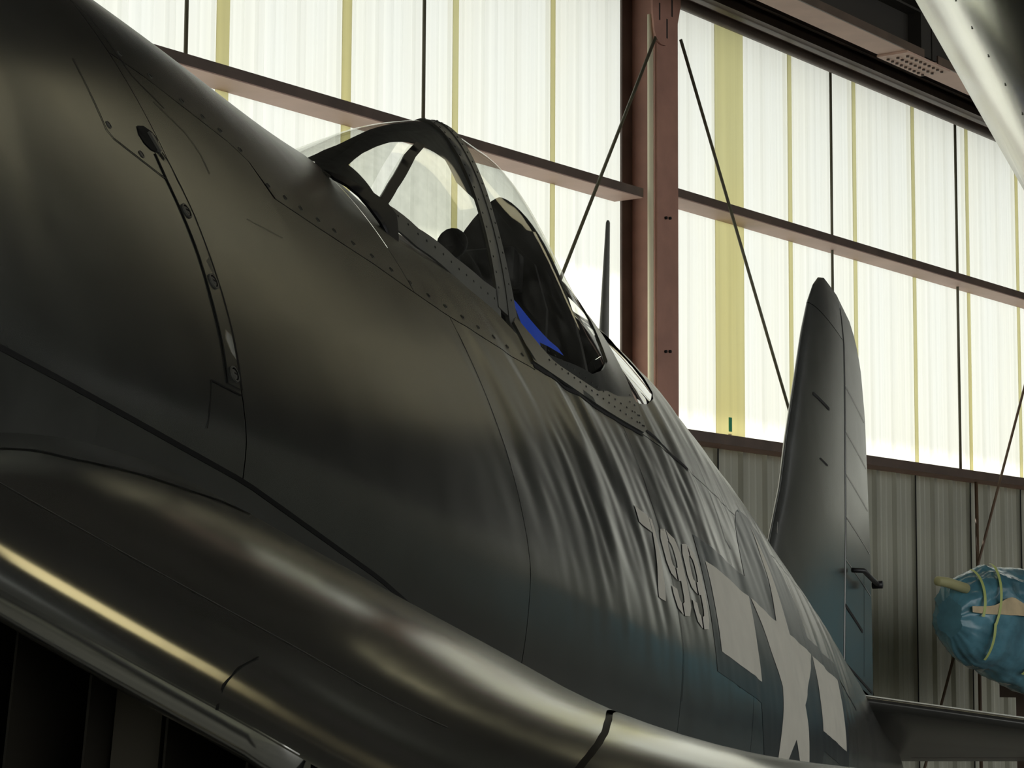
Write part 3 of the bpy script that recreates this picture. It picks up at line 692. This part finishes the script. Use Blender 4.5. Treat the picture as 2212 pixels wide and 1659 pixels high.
low = [(4.55, 12.5), (4.80, 11), (5.05, 12), (5.25, 16), (5.375, 22), (5.375, 45), (5.372, 70), (5.365, 90), (5.270, 90), (5.255, 70), (5.235, 55), (5.205, 40), (5.195, 33.3), (5.10, 26.2), (4.99, 20.4), (4.90, 19), (4.81, 17.7), (4.69, 16.6), (4.64, 16.4), (4.59, 18.5), (4.562, 21.7), (4.546, 24), (4.535, 24)]
cpoly('hood_frame', low, M_PAINT, hood, thick=.005)
skirt = [(4.448, .600), (4.438, .545), (4.431, .494), (4.60, .503), (4.787, .512), (5.0, .527), (5.15, .539), (5.30, .552), (5.352, .575), (5.378, .65), (5.375, .74), (5.386, .80), (5.39, .87), (5.30, .80), (5.23, .68), (5.12, .62), (4.99, .582), (4.81, .568), (4.69, .560), (4.64, .560), (4.59, .578), (4.55, .60), (4.50, .63)]
for sd in (1, -1): fmap(zz(skirt), lambda u, v, d: fus(u, v, d, False), .04, 'hood_skirt', M_PAINT, hood, thick=.006, side=sd)
# rivets: sill frame, arch, skirt
rv = MB()
def rivet(fn, u, v, off, r=.0032):
    p = Vector(loc(fn(u, v, off))); q = Vector(loc(fn(u, v, off + .0012))); rv.tube([p, q], [r, r * .8], 6)
for x in np.arange(3.88, 4.43, .045): rivet(can, x, sill(x) - 2.6, .004)
for ph in np.arange(24, 88, 3.6): rivet(can, 4.530 - .004, ph, .009); rivet(can, 4.458, ph + 1, .006)
for x in np.arange(4.60, 5.32, .045):
    rivet(lambda u, v, d: fus(u, v, d, False), x, az(x, .585 + .03 * (x - 4.6)), .006); rivet(lambda u, v, d: fus(u, v, d, False), x, az(x, .548 + .04 * (x - 4.6)), .006)
for z in np.arange(.58, .84, .03): rivet(lambda u, v, d: fus(u, v, d, False), 5.335, az(5.335, z), .006); rivet(lambda u, v, d: fus(u, v, d, False), 5.30, az(5.3, z), .006)
o = rv.obj('frame_rivets', simple('rivet_dark', (.02, .02, .018), .5), hood, True); o['kind'] = 'stuff'
# blue film stuck inside the hood glass
cpoly('blue_film', [(4.546, 26.0), (4.584, 25.2), (4.649, 23.2), (4.70, 22.0), (4.752, 21.0), (4.80, 20.6), (4.83, 19.6), (4.74, 19.4), (4.69, 19.0), (4.70, 17.0), (4.689, 16.8), (4.667, 17.2), (4.64, 16.7), (4.591, 18.8), (4.562, 21.8)], M_TAPE, hood, thick=0, base=-.003, mirror=False)
# cockpit interior: tub, coaming, armour plate, headrest, sight
ck = link(bpy.data.objects.new('cockpit_interior', None), plane)
def pbox(name, a, b_, mat, parent, smooth=False):
    m_ = MB(); m_.box((a[0], -a[1], a[2]), (b_[0], -b_[1], b_[2])); return m_.obj(name, mat, parent)
pbox('cockpit_floor', (3.7, -.24, .50), (5.36, .24, .515), M_COCK, ck)
pbox('front_bulkhead', (3.74, -.20, .50), (3.75, .20, .62), M_COCK, ck)
def arch_plate(x, sc_, ztop, name, t=.02):
    V = []; pts = []
    for ph in np.linspace(8, 172, 41):
        p = can(x, ph, 0); pts.append((-p[1] * sc_, .5 + (p[2] - .5) * ztop))
    m_ = MB(); m_.prism(pts, x, x + t, axis=0); return m_.obj(name, M_COCK, ck)
arch_plate(4.99, .965, .965, 'rear_bulkhead')
m_ = MB(); m_.prism([(-.17, .5), (.17, .5), (.17, .80), (.13, .93), (.07, .99), (-.07, .99), (-.13, .93), (-.17, .80)], 4.94, 4.955, axis=0); m_.obj('armour_plate', M_COCK, ck)
m_ = MB(); m_.tube([(4.87, -.10, .90), (4.87, .10, .90)], [.055, .055], 12); m_.box((4.87, -.10, .85), (4.94, .10, .95)); m_.obj('headrest', M_COCK, ck, True)
m_ = MB(); m_.tube([(4.60, -.05, .62), (4.60, -.05, .80), (4.58, -.05, .86)], .018, 8); m_.tube([(4.57, -.05, .865), (4.585, -.05, .865)], .040, 16); m_.obj('gun_sight', M_COCK, ck, True)
# radio mast
m_ = MB(); m_.tube([(5.878, 0, .985), (5.878, 0, 1.03), (5.877, 0, 1.22), (5.877, 0, 1.395), (5.877, 0, 1.402)], [.016, .0155, .011, .0065, .004], 12); m_.obj('radio_mast', M_FRAME, plane, True)

M_STAB = simple('tailplane_paint', (.075, .076, .07), .24, .4, 1.0, noise=.12, nscale=5); M_TAPEL = simple('fabric_tape_edge', (.30, .29, .26), .5)
# ------------------------------------------------------------------ fin and rudder
FZ = np.array([.40, .60, .84, 1.07, 1.28, 1.61, 1.80, 1.96, 2.06, 2.12, 2.15]); FL = np.array([7.55, 7.70, 7.84, 7.98, 8.06, 8.21, 8.295, 8.39, 8.475, 8.56, 8.66])
RZ = np.array([.40, .56, .80, 1.14, 1.55, 1.75, 1.95, 2.05, 2.12, 2.15]); RT = np.array([9.62, 9.64, 9.62, 9.58, 9.50, 9.46, 9.37, 9.27, 9.12, 8.90])
def finpt(z, t, side, HX=8.93):
    """t 0..1 from leading edge to trailing edge"""
    l = np.interp(z, FZ, FL); r = np.interp(z, RZ, RT); c = r - l; x = l + c * t
    tk = .115 * min(c, 1.6) * min(1, math.sqrt(max(0, (2.157 - z) / .22)))
    y = 5 * tk * (.2969 * math.sqrt(t) - .126 * t - .3516 * t**2 + .2843 * t**3 - .1015 * t**4) * .5
    return (x, -side * y * 1.0, z)
fin = link(bpy.data.objects.new('vertical_fin', None), plane); rud = link(bpy.data.objects.new('rudder', None), plane)
def strip_surf(name, z0, z1, tf0, tf1, mat, parent, nz=40, nt=26, cosn=True):
    V = []; zs = np.linspace(z0, z1, nz)
    P = np.zeros((nz, 2 * nt, 3))
    for i, z in enumerate(zs):
        a, b_ = tf0(z), tf1(z)
        for j in range(nt):
            q = j / (nt - 1); t = a + (b_ - a) * (q * q if cosn else q)
            P[i, nt - 1 - j] = finpt(z, t, 1); P[i, nt + j] = finpt(z, t, -1)
    return grid_obj(name, P, mat, parent)
def tofx(z, x): l = np.interp(z, FZ, FL); r = np.interp(z, RZ, RT); return min(1, max(0, (x - l) / (r - l)))
strip_surf('fin_skin', .42, 1.948, lambda z: 0, lambda z: tofx(z, 8.925), M_PAINT, fin)
strip_surf('fin_tip', 1.952, 2.15, lambda z: 0, lambda z: tofx(z, 8.925), M_PAINT, fin, nz=20)
strip_surf('rudder_skin', .50, 2.15, lambda z: tofx(z, 8.945), lambda z: 1, M_PAINT, rud, cosn=False)
strip_surf('hinge_gap', .46, 2.10, lambda z: tofx(z, 8.915), lambda z: tofx(z, 8.955), M_DARK, fin, nt=4, cosn=False)
for o_ in [o_ for o_ in fin.children if o_.name.startswith('hinge_gap')]: o_.scale = (1, .96, 1)
def finrib(pts, w, mat, name, parent, off=.002):
    V = []
    for x, z in pts:
        for dz in (w / 2, -w / 2):
            p = finpt(z + dz, tofx(z, x), 1); V.append((p[0], p[1] - off, p[2]))
    return mesh_obj(name, V, [(2 * i, 2 * i + 2, 2 * i + 3, 2 * i + 1) for i in range(len(pts) - 1)], mat, parent)
def ln(x0, z0, x1, z1, n=8): return [(x0 + (x1 - x0) * i / n, z0 + (z1 - z0) * i / n) for i in range(n + 1)]
for z in (1.752, 1.548, 1.360, 1.172, .985): finrib(ln(8.95, z, float(np.interp(z, RZ, RT)) - .02, z - .035), .004, M_TAPEL, 'rib_tape', rud)
finrib(ln(8.955, .79, 9.36, .75), .016, M_DARK, 'trim_tab_gap', rud); finrib(ln(8.36, 1.551, 8.62, 1.553), .014, M_DARK, 'fin_scoop', fin); finrib(ln(8.45, 1.30, 8.58, 1.30), .008, M_DARK, 'fin_scoop', fin)
finrib(ln(8.96, .545, 9.60, .52), .012, M_DARK, 'rudder_lower_gap', rud)
def finvert(pts, w, mat, name, parent, off=.002):
    V = []
    for x, z in pts:
        for dx in (w / 2, -w / 2):
            p = finpt(z, tofx(z, x + dx), 1); V.append((p[0], p[1] - off, p[2]))
    return mesh_obj(name, V, [(2 * i, 2 * i + 2, 2 * i + 3, 2 * i + 1) for i in range(len(pts) - 1)], mat, parent)
finvert([(8.32, 1.95), (8.19, 1.79), (8.095, 1.45), (7.96, 1.06), (7.88, .86)], .004, M_TAPEL, 'leading_edge_seam', fin)
finvert([(9.40, 1.02), (9.41, .56)], .006, M_DARK, 'trim_tab_gap', rud)
m_ = MB(); m_.tube([(9.03, -.045, .955), (9.07, -.085, .96), (9.40, -.075, .965)], .011, 8); m_.tube([(9.40, -.05, .965), (9.40, -.095, .965)], .018, 8); m_.obj('trim_rod', M_BLACK, rud, True)

# ------------------------------------------------------------------ tailplane
def tail_surf(sd):
    st = link(bpy.data.objects.new('tailplane', None), plane)
    ys = [.10, .25, .41, .60, .79, 1.1, 1.5, 1.9, 2.25, 2.42, 2.50]; ns = 24
    def row(y):
        yy = min(y, .9); xl = 8.62 + (y - .25) * .30 + (0 if y < 1.9 else (y - 1.9) ** 2 * .9); xt = 9.79 - max(0, y - 1.9) ** 2 * .6
        zl = .338 - .112 * (yy - .25); zt = .242; tk = .10 * (xt - xl) * (1 if y < 2.2 else max(.1, 1 - (y - 2.2) / .32))
        R_ = []
        for k in range(2 * ns):
            t = (k / ns - 1) if k >= ns else (1 - k / ns); u = t * t
            yt = 5 * tk * (.2969 * math.sqrt(u) - .126 * u - .3516 * u**2 + .2843 * u**3 - .1036 * u**4)
            s_ = 1 if k < ns else -1
            xx = xl + (xt - xl) * u; R_.append((xx, -sd * y, zl - .012 + (zt - zl + .012) * u + s_ * yt))
        return R_
    P = np.array([row(y) for y in ys]); o = grid_obj('tailplane_skin', P, M_STAB, st, flip=(sd > 0), close=True)
    m_ = MB(); m_.box((9.26, -sd * 1.0 - .004 if sd > 0 else 1.0 - .004, .17), (9.40, -sd * 1.0 + .004 if sd > 0 else 1.004, .24)); m_.obj('hinge_bracket', M_FRAME, st)
    m_ = MB()
    m_.add([(9.30, -sd * .24, .195), (9.30, -sd * 2.2, .195), (9.315, -sd * 2.2, .195), (9.315, -sd * .24, .195)], [(0, 1, 2, 3)]); m_.obj('elevator_gap', M_DARK, st)
tail_surf(1); tail_surf(-1)

# ------------------------------------------------------------------ wings: inboard gull section, outer panels folded up
WY = np.array([.40, .55, .65, .80, .95, 1.1, 1.3, 1.5, 1.7, 1.9, 2.3]); WZ = np.array([-.450, -.5154, -.5589, -.6323, -.7053, -.7766, -.8712, -.9319, -.959, -.975, -.965]); WM = np.gradient(WZ, WY)
XL, LN = 1.6889, .6579
def wH(y): return float(np.interp(y, [.5, 1.2, 1.9], [.2466, .2224, .228]))
def wing(y, t, off=0., low=False):
    """t: 0..1 nose quarter (angle), 1..2 run to the trailing edge"""
    z0 = float(herm(WY, WZ, WM, min(max(y, .4), 2.3))) + .034; H = wH(y) - .034
    if t <= 1:
        a = t * PI / 2; x = XL + LN * (1 - math.cos(a)); z = H * math.sin(a); n = np.array([-math.cos(a) * H, 0, math.sin(a) * LN]); n /= np.linalg.norm(n)
    else:
        q = t - 1; x = XL + LN + q * 1.95; z = H * (1 - q * q * 1.0) - .05 * q; n = np.array([0, 0, 1.])
    if low: z = -z * .88 - .034; n = n * np.array([1, 1, -1])
    return np.array([x, y, z0 + z]) + n * off
def wpanel(name, y0, y1, t0, t1, sd, par, low=False, ny=14, nt=20, mat=M_WING):
    P = np.zeros((ny, nt, 3))
    fy0 = y0 if callable(y0) else (lambda t: y0); fy1 = y1 if callable(y1) else (lambda t: y1)
    for i, f in enumerate(np.linspace(0, 1, ny)):
        for j, t in enumerate(np.linspace(t0, t1, nt)): P[i, j] = wing(fy0(t) + (fy1(t) - fy0(t)) * f, t, 0, low)
    P[..., 1] *= sd
    return grid_obj(name, loc(P), mat, par, flip=(sd > 0) != low)
def wrib(pts, w, mat, name, par, sd, off=.0012):
    V = []
    for i, (y, t) in enumerate(pts):
        a = np.array(pts[min(i + 1, len(pts) - 1)]) - np.array(pts[max(0, i - 1)]); pa = wing(y, t, off)
        q = wing(y + a[0] * .05, t + a[1] * .05, off) - wing(y - a[0] * .05, t - a[1] * .05, off); q /= np.linalg.norm(q)
        n = wing(y, t, off + .01) - pa; n /= np.linalg.norm(n); s = np.cross(q, n) * w / 2
        V += [pa + s, pa - s]
    V = np.array(V); V[:, 1] *= sd
    return mesh_obj(name, loc(V), [(2 * i, 2 * i + 2, 2 * i + 3, 2 * i + 1) for i in range(len(pts) - 1)], mat, par)
def lin(a, b_, n=14): return [(a[0] + (b_[0] - a[0]) * i / n, a[1] + (b_[1] - a[1]) * i / n) for i in range(n + 1)]
M_GAPF = simple('joint_filler', (.06, .055, .045), .6)
M_SEAM = simple('seam_light', (.10, .10, .09), .4)
def make_wing(sd):
    wg = link(bpy.data.objects.new('inboard_wing', None), plane)
    GP = lambda t: float(np.interp(t, [0, .30, .43, .5, .59, .71, .83, 1, 2], [1.45, 1.44, 1.432, 1.424, 1.407, 1.374, 1.335, 1.288, 1.288]))
    wpanel('wing_skin', .50, lambda t: GP(t) - .004, 0, 2, sd, wg, ny=26, nt=90); wpanel('wing_skin', lambda t: GP(t) + .004, 2.28, 0, 2, sd, wg, ny=24, nt=60)
    wpanel('wing_underside', 1.18, 2.28, 0, 2, sd, wg, low=True, ny=20, nt=50)
    wpanel('wing_underside', .40, 1.18, .75, 2, sd, wg, low=True, ny=12, nt=40)
    wpanel('gap_filler', lambda t: GP(t) - .012, lambda t: GP(t) + .012, 0.02, 1.97, sd, wg, ny=3, nt=80, mat=M_GAPF).scale = (1, 1, 1)
    for o_ in wg.children:
        if o_.name.startswith('gap_filler'): o_.location = (0.004, 0, -.006)
    # intake: lip, back wall, vanes, lower lip
    V = []
    lip = MB()
    pts = []
    for y in np.linspace(.46, 1.18, 14): p = wing(y, 0); pts.append((p[0] + .034, -sd * p[1], p[2] - .0))
    lip.tube(pts, .034, 28); lip.obj('intake_lip', M_WING, wg, True)
    V = []; ysn = np.linspace(.46, 1.18, 10)
    for y in ysn:
        p = wing(y, 0); V += [(p[0] + .034, -sd * y, p[2] - .030), (p[0] + .20, -sd * y, p[2] + .05), (p[0] + .45, -sd * y, p[2] + .02), (p[0] + .45, -sd * y, p[2] - .30), (p[0] + .10, -sd * y, p[2] - .30)]
    F = []
    for i in range(len(ysn) - 1):
        for j in range(4): F.append((5 * i + j, 5 * i + j + 1, 5 * i + j + 6, 5 * i + j + 5))
    mesh_obj('intake_duct', V, F, M_DARK, wg, False)
    for y in (.56, .66, .76, .86, .96, 1.06):
        p = wing(y, 0); m_ = MB(); m_.box((p[0] + .12, -sd * y - .0015, p[2] - .29), (p[0] + .40, -sd * y + .0015, p[2] + .03)); m_.obj('intake_vane', simple('vane_dark', (.030, .027, .02), .5) if y == .56 else bpy.data.materials['vane_dark'], wg)
    m_ = MB(); p = wing(.90, 0); m_.box((p[0] + .16, -sd * .90 - .03, p[2] - .28), (p[0] + .17, -sd * .90 + .03, p[2] + .03)); m_.obj('intake_strut', simple('strut_grey', (.10, .09, .07), .5), wg)
    pts = [(XL + .02, -sd * y, wing(y, 0)[2] - .29) for y in np.linspace(.46, 1.18, 10)]
    m_ = MB(); m_.tube(pts, .02, 10); m_.obj('intake_lower_lip', M_WING, wg, True)
    m_ = MB(); p = wing(1.18, 0); m_.box((p[0] + .02, -sd * 1.18 - .004, p[2] - .30), (p[0] + .55, -sd * 1.18 + .004, p[2] + .02)); m_.obj('intake_end', M_WING, wg)
    # seams on the nose skin
    wrib(lin((.66, .335), (1.30, .335), 20), .0016, M_SEAM, 'spanwise_seam', wg, sd)
    wrib([(1.085, 0.0), (1.087, .09), (1.094, .17), (1.104, .235)], .0028, M_DARK, 'nose_joint', wg, sd)
    wrib([(.676, .46), (.689, .54), (.712, .60), (.728, .68), (.739, .75), (.755, .82), (.752, .91), (.761, .98)], .004, M_SEAM, 'fillet_seam', wg, sd)
    # cap rib at the fold and the main leg
    pts = [(XL + LN * (1 - math.cos(a)), wing(2.28, 0)[2] + (wH(2.28) - .034) * math.sin(a)) for a in np.linspace(0, PI / 2, 12)] + [(wing(2.28, t)[0], wing(2.28, t)[2]) for t in np.linspace(1.1, 2, 8)]
    pts += [(wing(2.28, t, 0, True)[0], wing(2.28, t, 0, True)[2]) for t in np.linspace(1.95, .05, 16)]
    m_ = MB(); m_.prism(pts, -sd * 2.275, -sd * 2.265, axis=1); m_.obj('fold_rib', M_COCK, wg)
    return wg
make_wing(1); make_wing(-1)
def folded(sd):
    """outer panel folded up: nose line climbs from the hinge and leans in over the canopy"""
    fw = link(bpy.data.objects.new('folded_outer_wing', None), plane)
    o0 = np.array([1.72, 2.45, -.90]); d = np.array([0, -.451, .8925]); t = np.array([0, .8925, .451])
    ss = np.concatenate([np.linspace(.0, 3.7, 38), [3.85, 3.95, 4.02, 4.06]]); k = 30; P = np.zeros((len(ss), 2 * k, 3))
    for i, s in enumerate(ss):
        f = 1 - .40 * s / 4.06; e = math.sqrt(max(.0, 1 - (max(0, s - 3.3) / .80) ** 2)); T = .19 * f * max(.05, e) * (1 if s > 0 else 1); ch = 2.45 * f * max(.25, e); xo = o0[0] + .10 * s + (1 - max(.25, e)) * .5
        for j in range(2 * k):
            q = j / k; sgn = -1 if j < k else 1; u = (1 - q) if j < k else (q - 1); u = u * u
            if u * ch < .62: h = T * math.sqrt(max(0, 1 - (1 - u * ch / .62) ** 2))
            else: r = (u * ch - .62) / max(.01, ch - .62); h = T * (1 - r ** 1.6) + .004
            P[i, j] = o0 + d * s + t * (sgn * h) + np.array([xo - o0[0] + u * ch, 0, 0])
    P[..., 1] *= sd
    grid_obj('outer_wing_skin', loc(P), M_WING, fw, flip=(sd > 0), close=True)
    cap = MB(); cap.add([tuple(v) for v in loc(P[0])], [tuple(range(2 * k))]); cap.obj('fold_rib', M_COCK, fw)
    if sd > 0:
        for s in np.arange(1.0, 1.9, .075):
            pass
    # rivet line along the nose on the inboard face
    rv = MB()
    for s in np.arange(.6, 2.4, .045):
        f = 1 - .40 * s / 4.06; T = .19 * f; x = .30
        h = T * math.sqrt(1 - (1 - x / .62) ** 2); c = o0 + d * s + t * (-h) + np.array([.10 * s + x, 0, 0]); n = np.array([-.35, 0, 0]) - t; n /= np.linalg.norm(n)
        c[1] *= sd; n[1] *= sd; p = Vector(loc(c)); rv.tube([p, p + Vector(loc(n)) * .0006], .002, 6)
    o = rv.obj('nose_rivets', M_WING, fw, True); o['kind'] = 'stuff'
    m_ = MB(); q = o0 + np.array([.7, 0, 0]); q[1] *= sd; q = loc(q); m_.tube([(q[0], q[1] + sd * .22, q[2] - .12), tuple(q + np.array([0, 0, .02]))], .05, 10); m_.obj('fold_hinge', M_STEEL, fw, True)
folded(1); folded(-1)

# ------------------------------------------------------------------ engine cowl, propeller, undercarriage (outside the frame)
cowl = link(bpy.data.objects.new('engine_cowl', None), plane)
xs = [.72, .70, .72, .78, .90, 1.10, 1.40, 1.70]; rs = [.50, .54, .575, .61, .65, .675, .69, .70]
P = np.array([[(x, r * math.cos(a), -.01 - .02 * i + r * math.sin(a)) for a in np.linspace(0, 2 * PI, 49)] for i, (x, r) in enumerate(zip(xs, rs))]); grid_obj('cowl_ring', P, M_PAINT, cowl)
m_ = MB(); m_.tube([(.86, 0, -.01), (.90, 0, -.01)], .55, 32); m_.tube([(.55, 0, -.01), (.86, 0, -.01)], [.14, .24], 24); m_.obj('engine_front', M_COCK, cowl, True)
for i in range(9):
    a = 2 * PI * i / 9; m_ = MB(); m_.tube([(.80, .20 * math.cos(a), -.01 + .20 * math.sin(a)), (.80, .50 * math.cos(a), -.01 + .50 * math.sin(a))], .085, 12); m_.obj('engine_cylinder', M_STEEL, cowl, True)
m_ = MB(); m_.tube([(1.70, 0, -.16), (1.79, 0, -.16)], [.64, .62], 40); m_.obj('cowl_flap_ring', M_DARK, cowl, True)
prop = link(bpy.data.objects.new('propeller', None), plane)
m_ = MB(); m_.tube([(.22, 0, -.01), (.28, 0, -.01), (.42, 0, -.01), (.58, 0, -.01)], [.04, .09, .12, .13], 20); m_.obj('propeller_hub', M_STEEL, prop, True)
for i in range(3):
    a = math.radians(150 + 120 * i); V = []
    rr = np.linspace(.1, 1.98, 16)
    u = np.array([0, math.cos(a), math.sin(a)]); w = np.array([0, -math.sin(a), math.cos(a)])
    P = np.zeros((16, 12, 3))
    for q, r in enumerate(rr):
        cw = .05 + .12 * math.sin(min(1, (r - .1) / 1.3) * PI * .62) ** .8; cw *= math.sqrt(max(.02, 1 - max(0, (r - 1.6) / .40) ** 2)); tw = math.radians(60 - 38 * r / 2)
        for k in range(12):
            b_ = 2 * PI * k / 12; c = cw * math.cos(b_); h = .022 * (1.2 - r / 2.2) * math.sin(b_)
            P[q, k] = np.array([.46, 0, -.01]) + u * r + w * (c * math.cos(tw) - h * math.sin(tw)) + np.array([1, 0, 0]) * (c * math.sin(tw) + h * math.cos(tw))
    grid_obj('propeller_blade', P, M_BLACK, prop, close=True)
inv = plane.matrix_world.inverted()
def leg(sd):
    lg = link(bpy.data.objects.new('main_gear', None), plane)
    top = Vector((2.30, -sd * 1.95, -.98)); wpos = plane.matrix_world @ top; g = inv @ Vector((wpos.x + .02, wpos.y, .40))
    m_ = MB(); m_.tube([top, top.lerp(g, .5), g], [.07, .06, .05], 12); m_.obj('gear_strut', M_STEEL, lg, True)
    m_ = MB(); m_.tube([g + Vector((0, -.11, 0)), g + Vector((0, -.08, 0)), g + Vector((0, .08, 0)), g + Vector((0, .11, 0))], [.28, .40, .40, .28], 32); m_.obj('wheel', M_RUB, lg, True)
leg(1); leg(-1)
tg = link(bpy.data.objects.new('tail_gear', None), plane)
top = Vector((8.9, 0, -.22)); wpos = plane.matrix_world @ top; g = inv @ Vector((wpos.x, wpos.y, .16))
m_ = MB(); m_.tube([top, g], .035, 10); m_.obj('gear_strut', M_STEEL, tg, True)
m_ = MB(); m_.tube([g + Vector((0, -.05, 0)), g + Vector((0, .05, 0))], .16, 24); m_.obj('wheel', M_RUB, tg, True)

# ------------------------------------------------------------------ blue wrapped bundle on its stand
bd_ = tag(empty('wrapped_bundle', (12.3, 6.0, 1.8)), 'large bundle wrapped in blue plastic film with yellow tape bands, tan paper seam', 'bundle')
prof_x = np.array([0, .02, .10, .22, .45, .75, 1.1, 1.5, 2.2, 3.0, 3.4, 3.5]); top_ = np.array([1.97, 2.05, 2.085, 2.115, 2.172, 2.168, 2.165, 2.17, 2.16, 2.13, 2.02, 1.85]); bot_ = np.array([1.74, 1.69, 1.63, 1.58, 1.535, 1.45, 1.39, 1.35, 1.32, 1.40, 1.60, 1.80])
nb, kb = 110, 96; P = np.zeros((nb, kb, 3)); xs = np.linspace(0, 3.5, nb)
def bsurf(x, a, off=0):
    t_, b_ = np.interp(x, prof_x, top_), np.interp(x, prof_x, bot_); zc = (t_ + b_) / 2; h = (t_ - b_) / 2; w = h * .95 + .02
    w *= .62
    f = 0
    if off == 0:
        c, d = math.cos(a), math.sin(a)
        f = .030 * (.5 - abs(mno.noise(Vector((x * 3.1, c * 1.6, d * 1.9 + x))))) * 1.2 - .020 * abs(mno.noise(Vector((x * 6 + d * 3, c * 4, d * 5)))) - .008 * abs(mno.noise(Vector((x * 16, c * 9 + x * 5, d * 9))))
        f *= min(1, h / .15)
    return (.15 + x, (w + f + off) * -math.cos(a), zc - 1.8 + (h + f + off) * math.sin(a))
for i, x in enumerate(xs):
    for j in range(kb): P[i, j] = bsurf(x, 2 * PI * j / kb)
o = grid_obj('plastic_wrap', P, M_WRAP, bd_, close=True, flip=True)
V = [(P[0][:, 0].mean(), P[0][:, 1].mean(), P[0][:, 2].mean())] + [tuple(p) for p in P[0]]; mesh_obj('wrap_end', V, [(0, 1 + j, 1 + (j + 1) % kb) for j in range(kb)], M_WRAP, bd_)
V = [tuple(P[-1].mean(0))] + [tuple(p) for p in P[-1]]; mesh_obj('wrap_end', V, [(0, 1 + (j + 1) % kb, 1 + j) for j in range(kb)], M_WRAP, bd_)
m_ = MB(); m_.tube([(.20, -.08, .225), (-.04, -.08, .255), (-.13, -.06, .262), (-.145, -.062, .263)], [.032, .030, .028, .018], 12); m_.obj('wrapped_stub', simple('yellow_wrapped_tube', (.35, .34, .17), .6), bd_, True)
def band(x0, x1, w, mat, name, off=.022, a0=-1.2, a1=1.9):
    V = []; n = 40
    for i in range(n + 1):
        a = a0 + (a1 - a0) * i / n; x = x0 + (x1 - x0) * i / n
        V += [bsurf(x - w / 2, a, off), bsurf(x + w / 2, a, off)]
    mesh_obj(name, V, [(2 * i, 2 * i + 1, 2 * i + 3, 2 * i + 2) for i in range(n)], mat, bd_)
band(.10, .26, .026, M_YTAPE, 'tape_band', a0=.0, a1=1.5); band(.22, .52, .028, M_YTAPE, 'tape_band', a0=-.15, a1=1.6); band(.24, .22, .026, M_YTAPE, 'tape_band', a0=-1.0, a1=-.1)
band(.70, .97, .028, M_YTAPE, 'tape_band', a0=-.95, a1=1.4); band(1.6, 1.9, .018, M_YTAPE, 'tape_band'); band(2.3, 2.6, .018, M_YTAPE, 'tape_band')
V = []; n = 80
for i in range(n + 1):
    x = .02 + 3.3 * i / n; w_ = .055 + .05 * math.exp(-((x - .42) / .13) ** 2); c_ = .16 + .06 * math.exp(-((x - .42) / .2) ** 2) 
    V += [bsurf(x, c_ - w_ * 1.6, .020), bsurf(x, c_ + w_ * 1.6, .022)]
mesh_obj('paper_seam', V, [(2 * i, 2 * i + 2, 2 * i + 3, 2 * i + 1) for i in range(n)], M_TAN, bd_)
for x in (1.75, 3.0):
    for y in (-.25, .25): m_ = MB(); m_.box((x - .04, y - .04, -1.8), (x + .04, y + .04, -.45)); m_.obj('stand_leg', M_DBEAM, bd_)
    m_ = MB(); m_.box((x - .05, -.4, -.45), (x + .05, .4, -.35)); m_.obj('stand_crossbar', M_DBEAM, bd_)
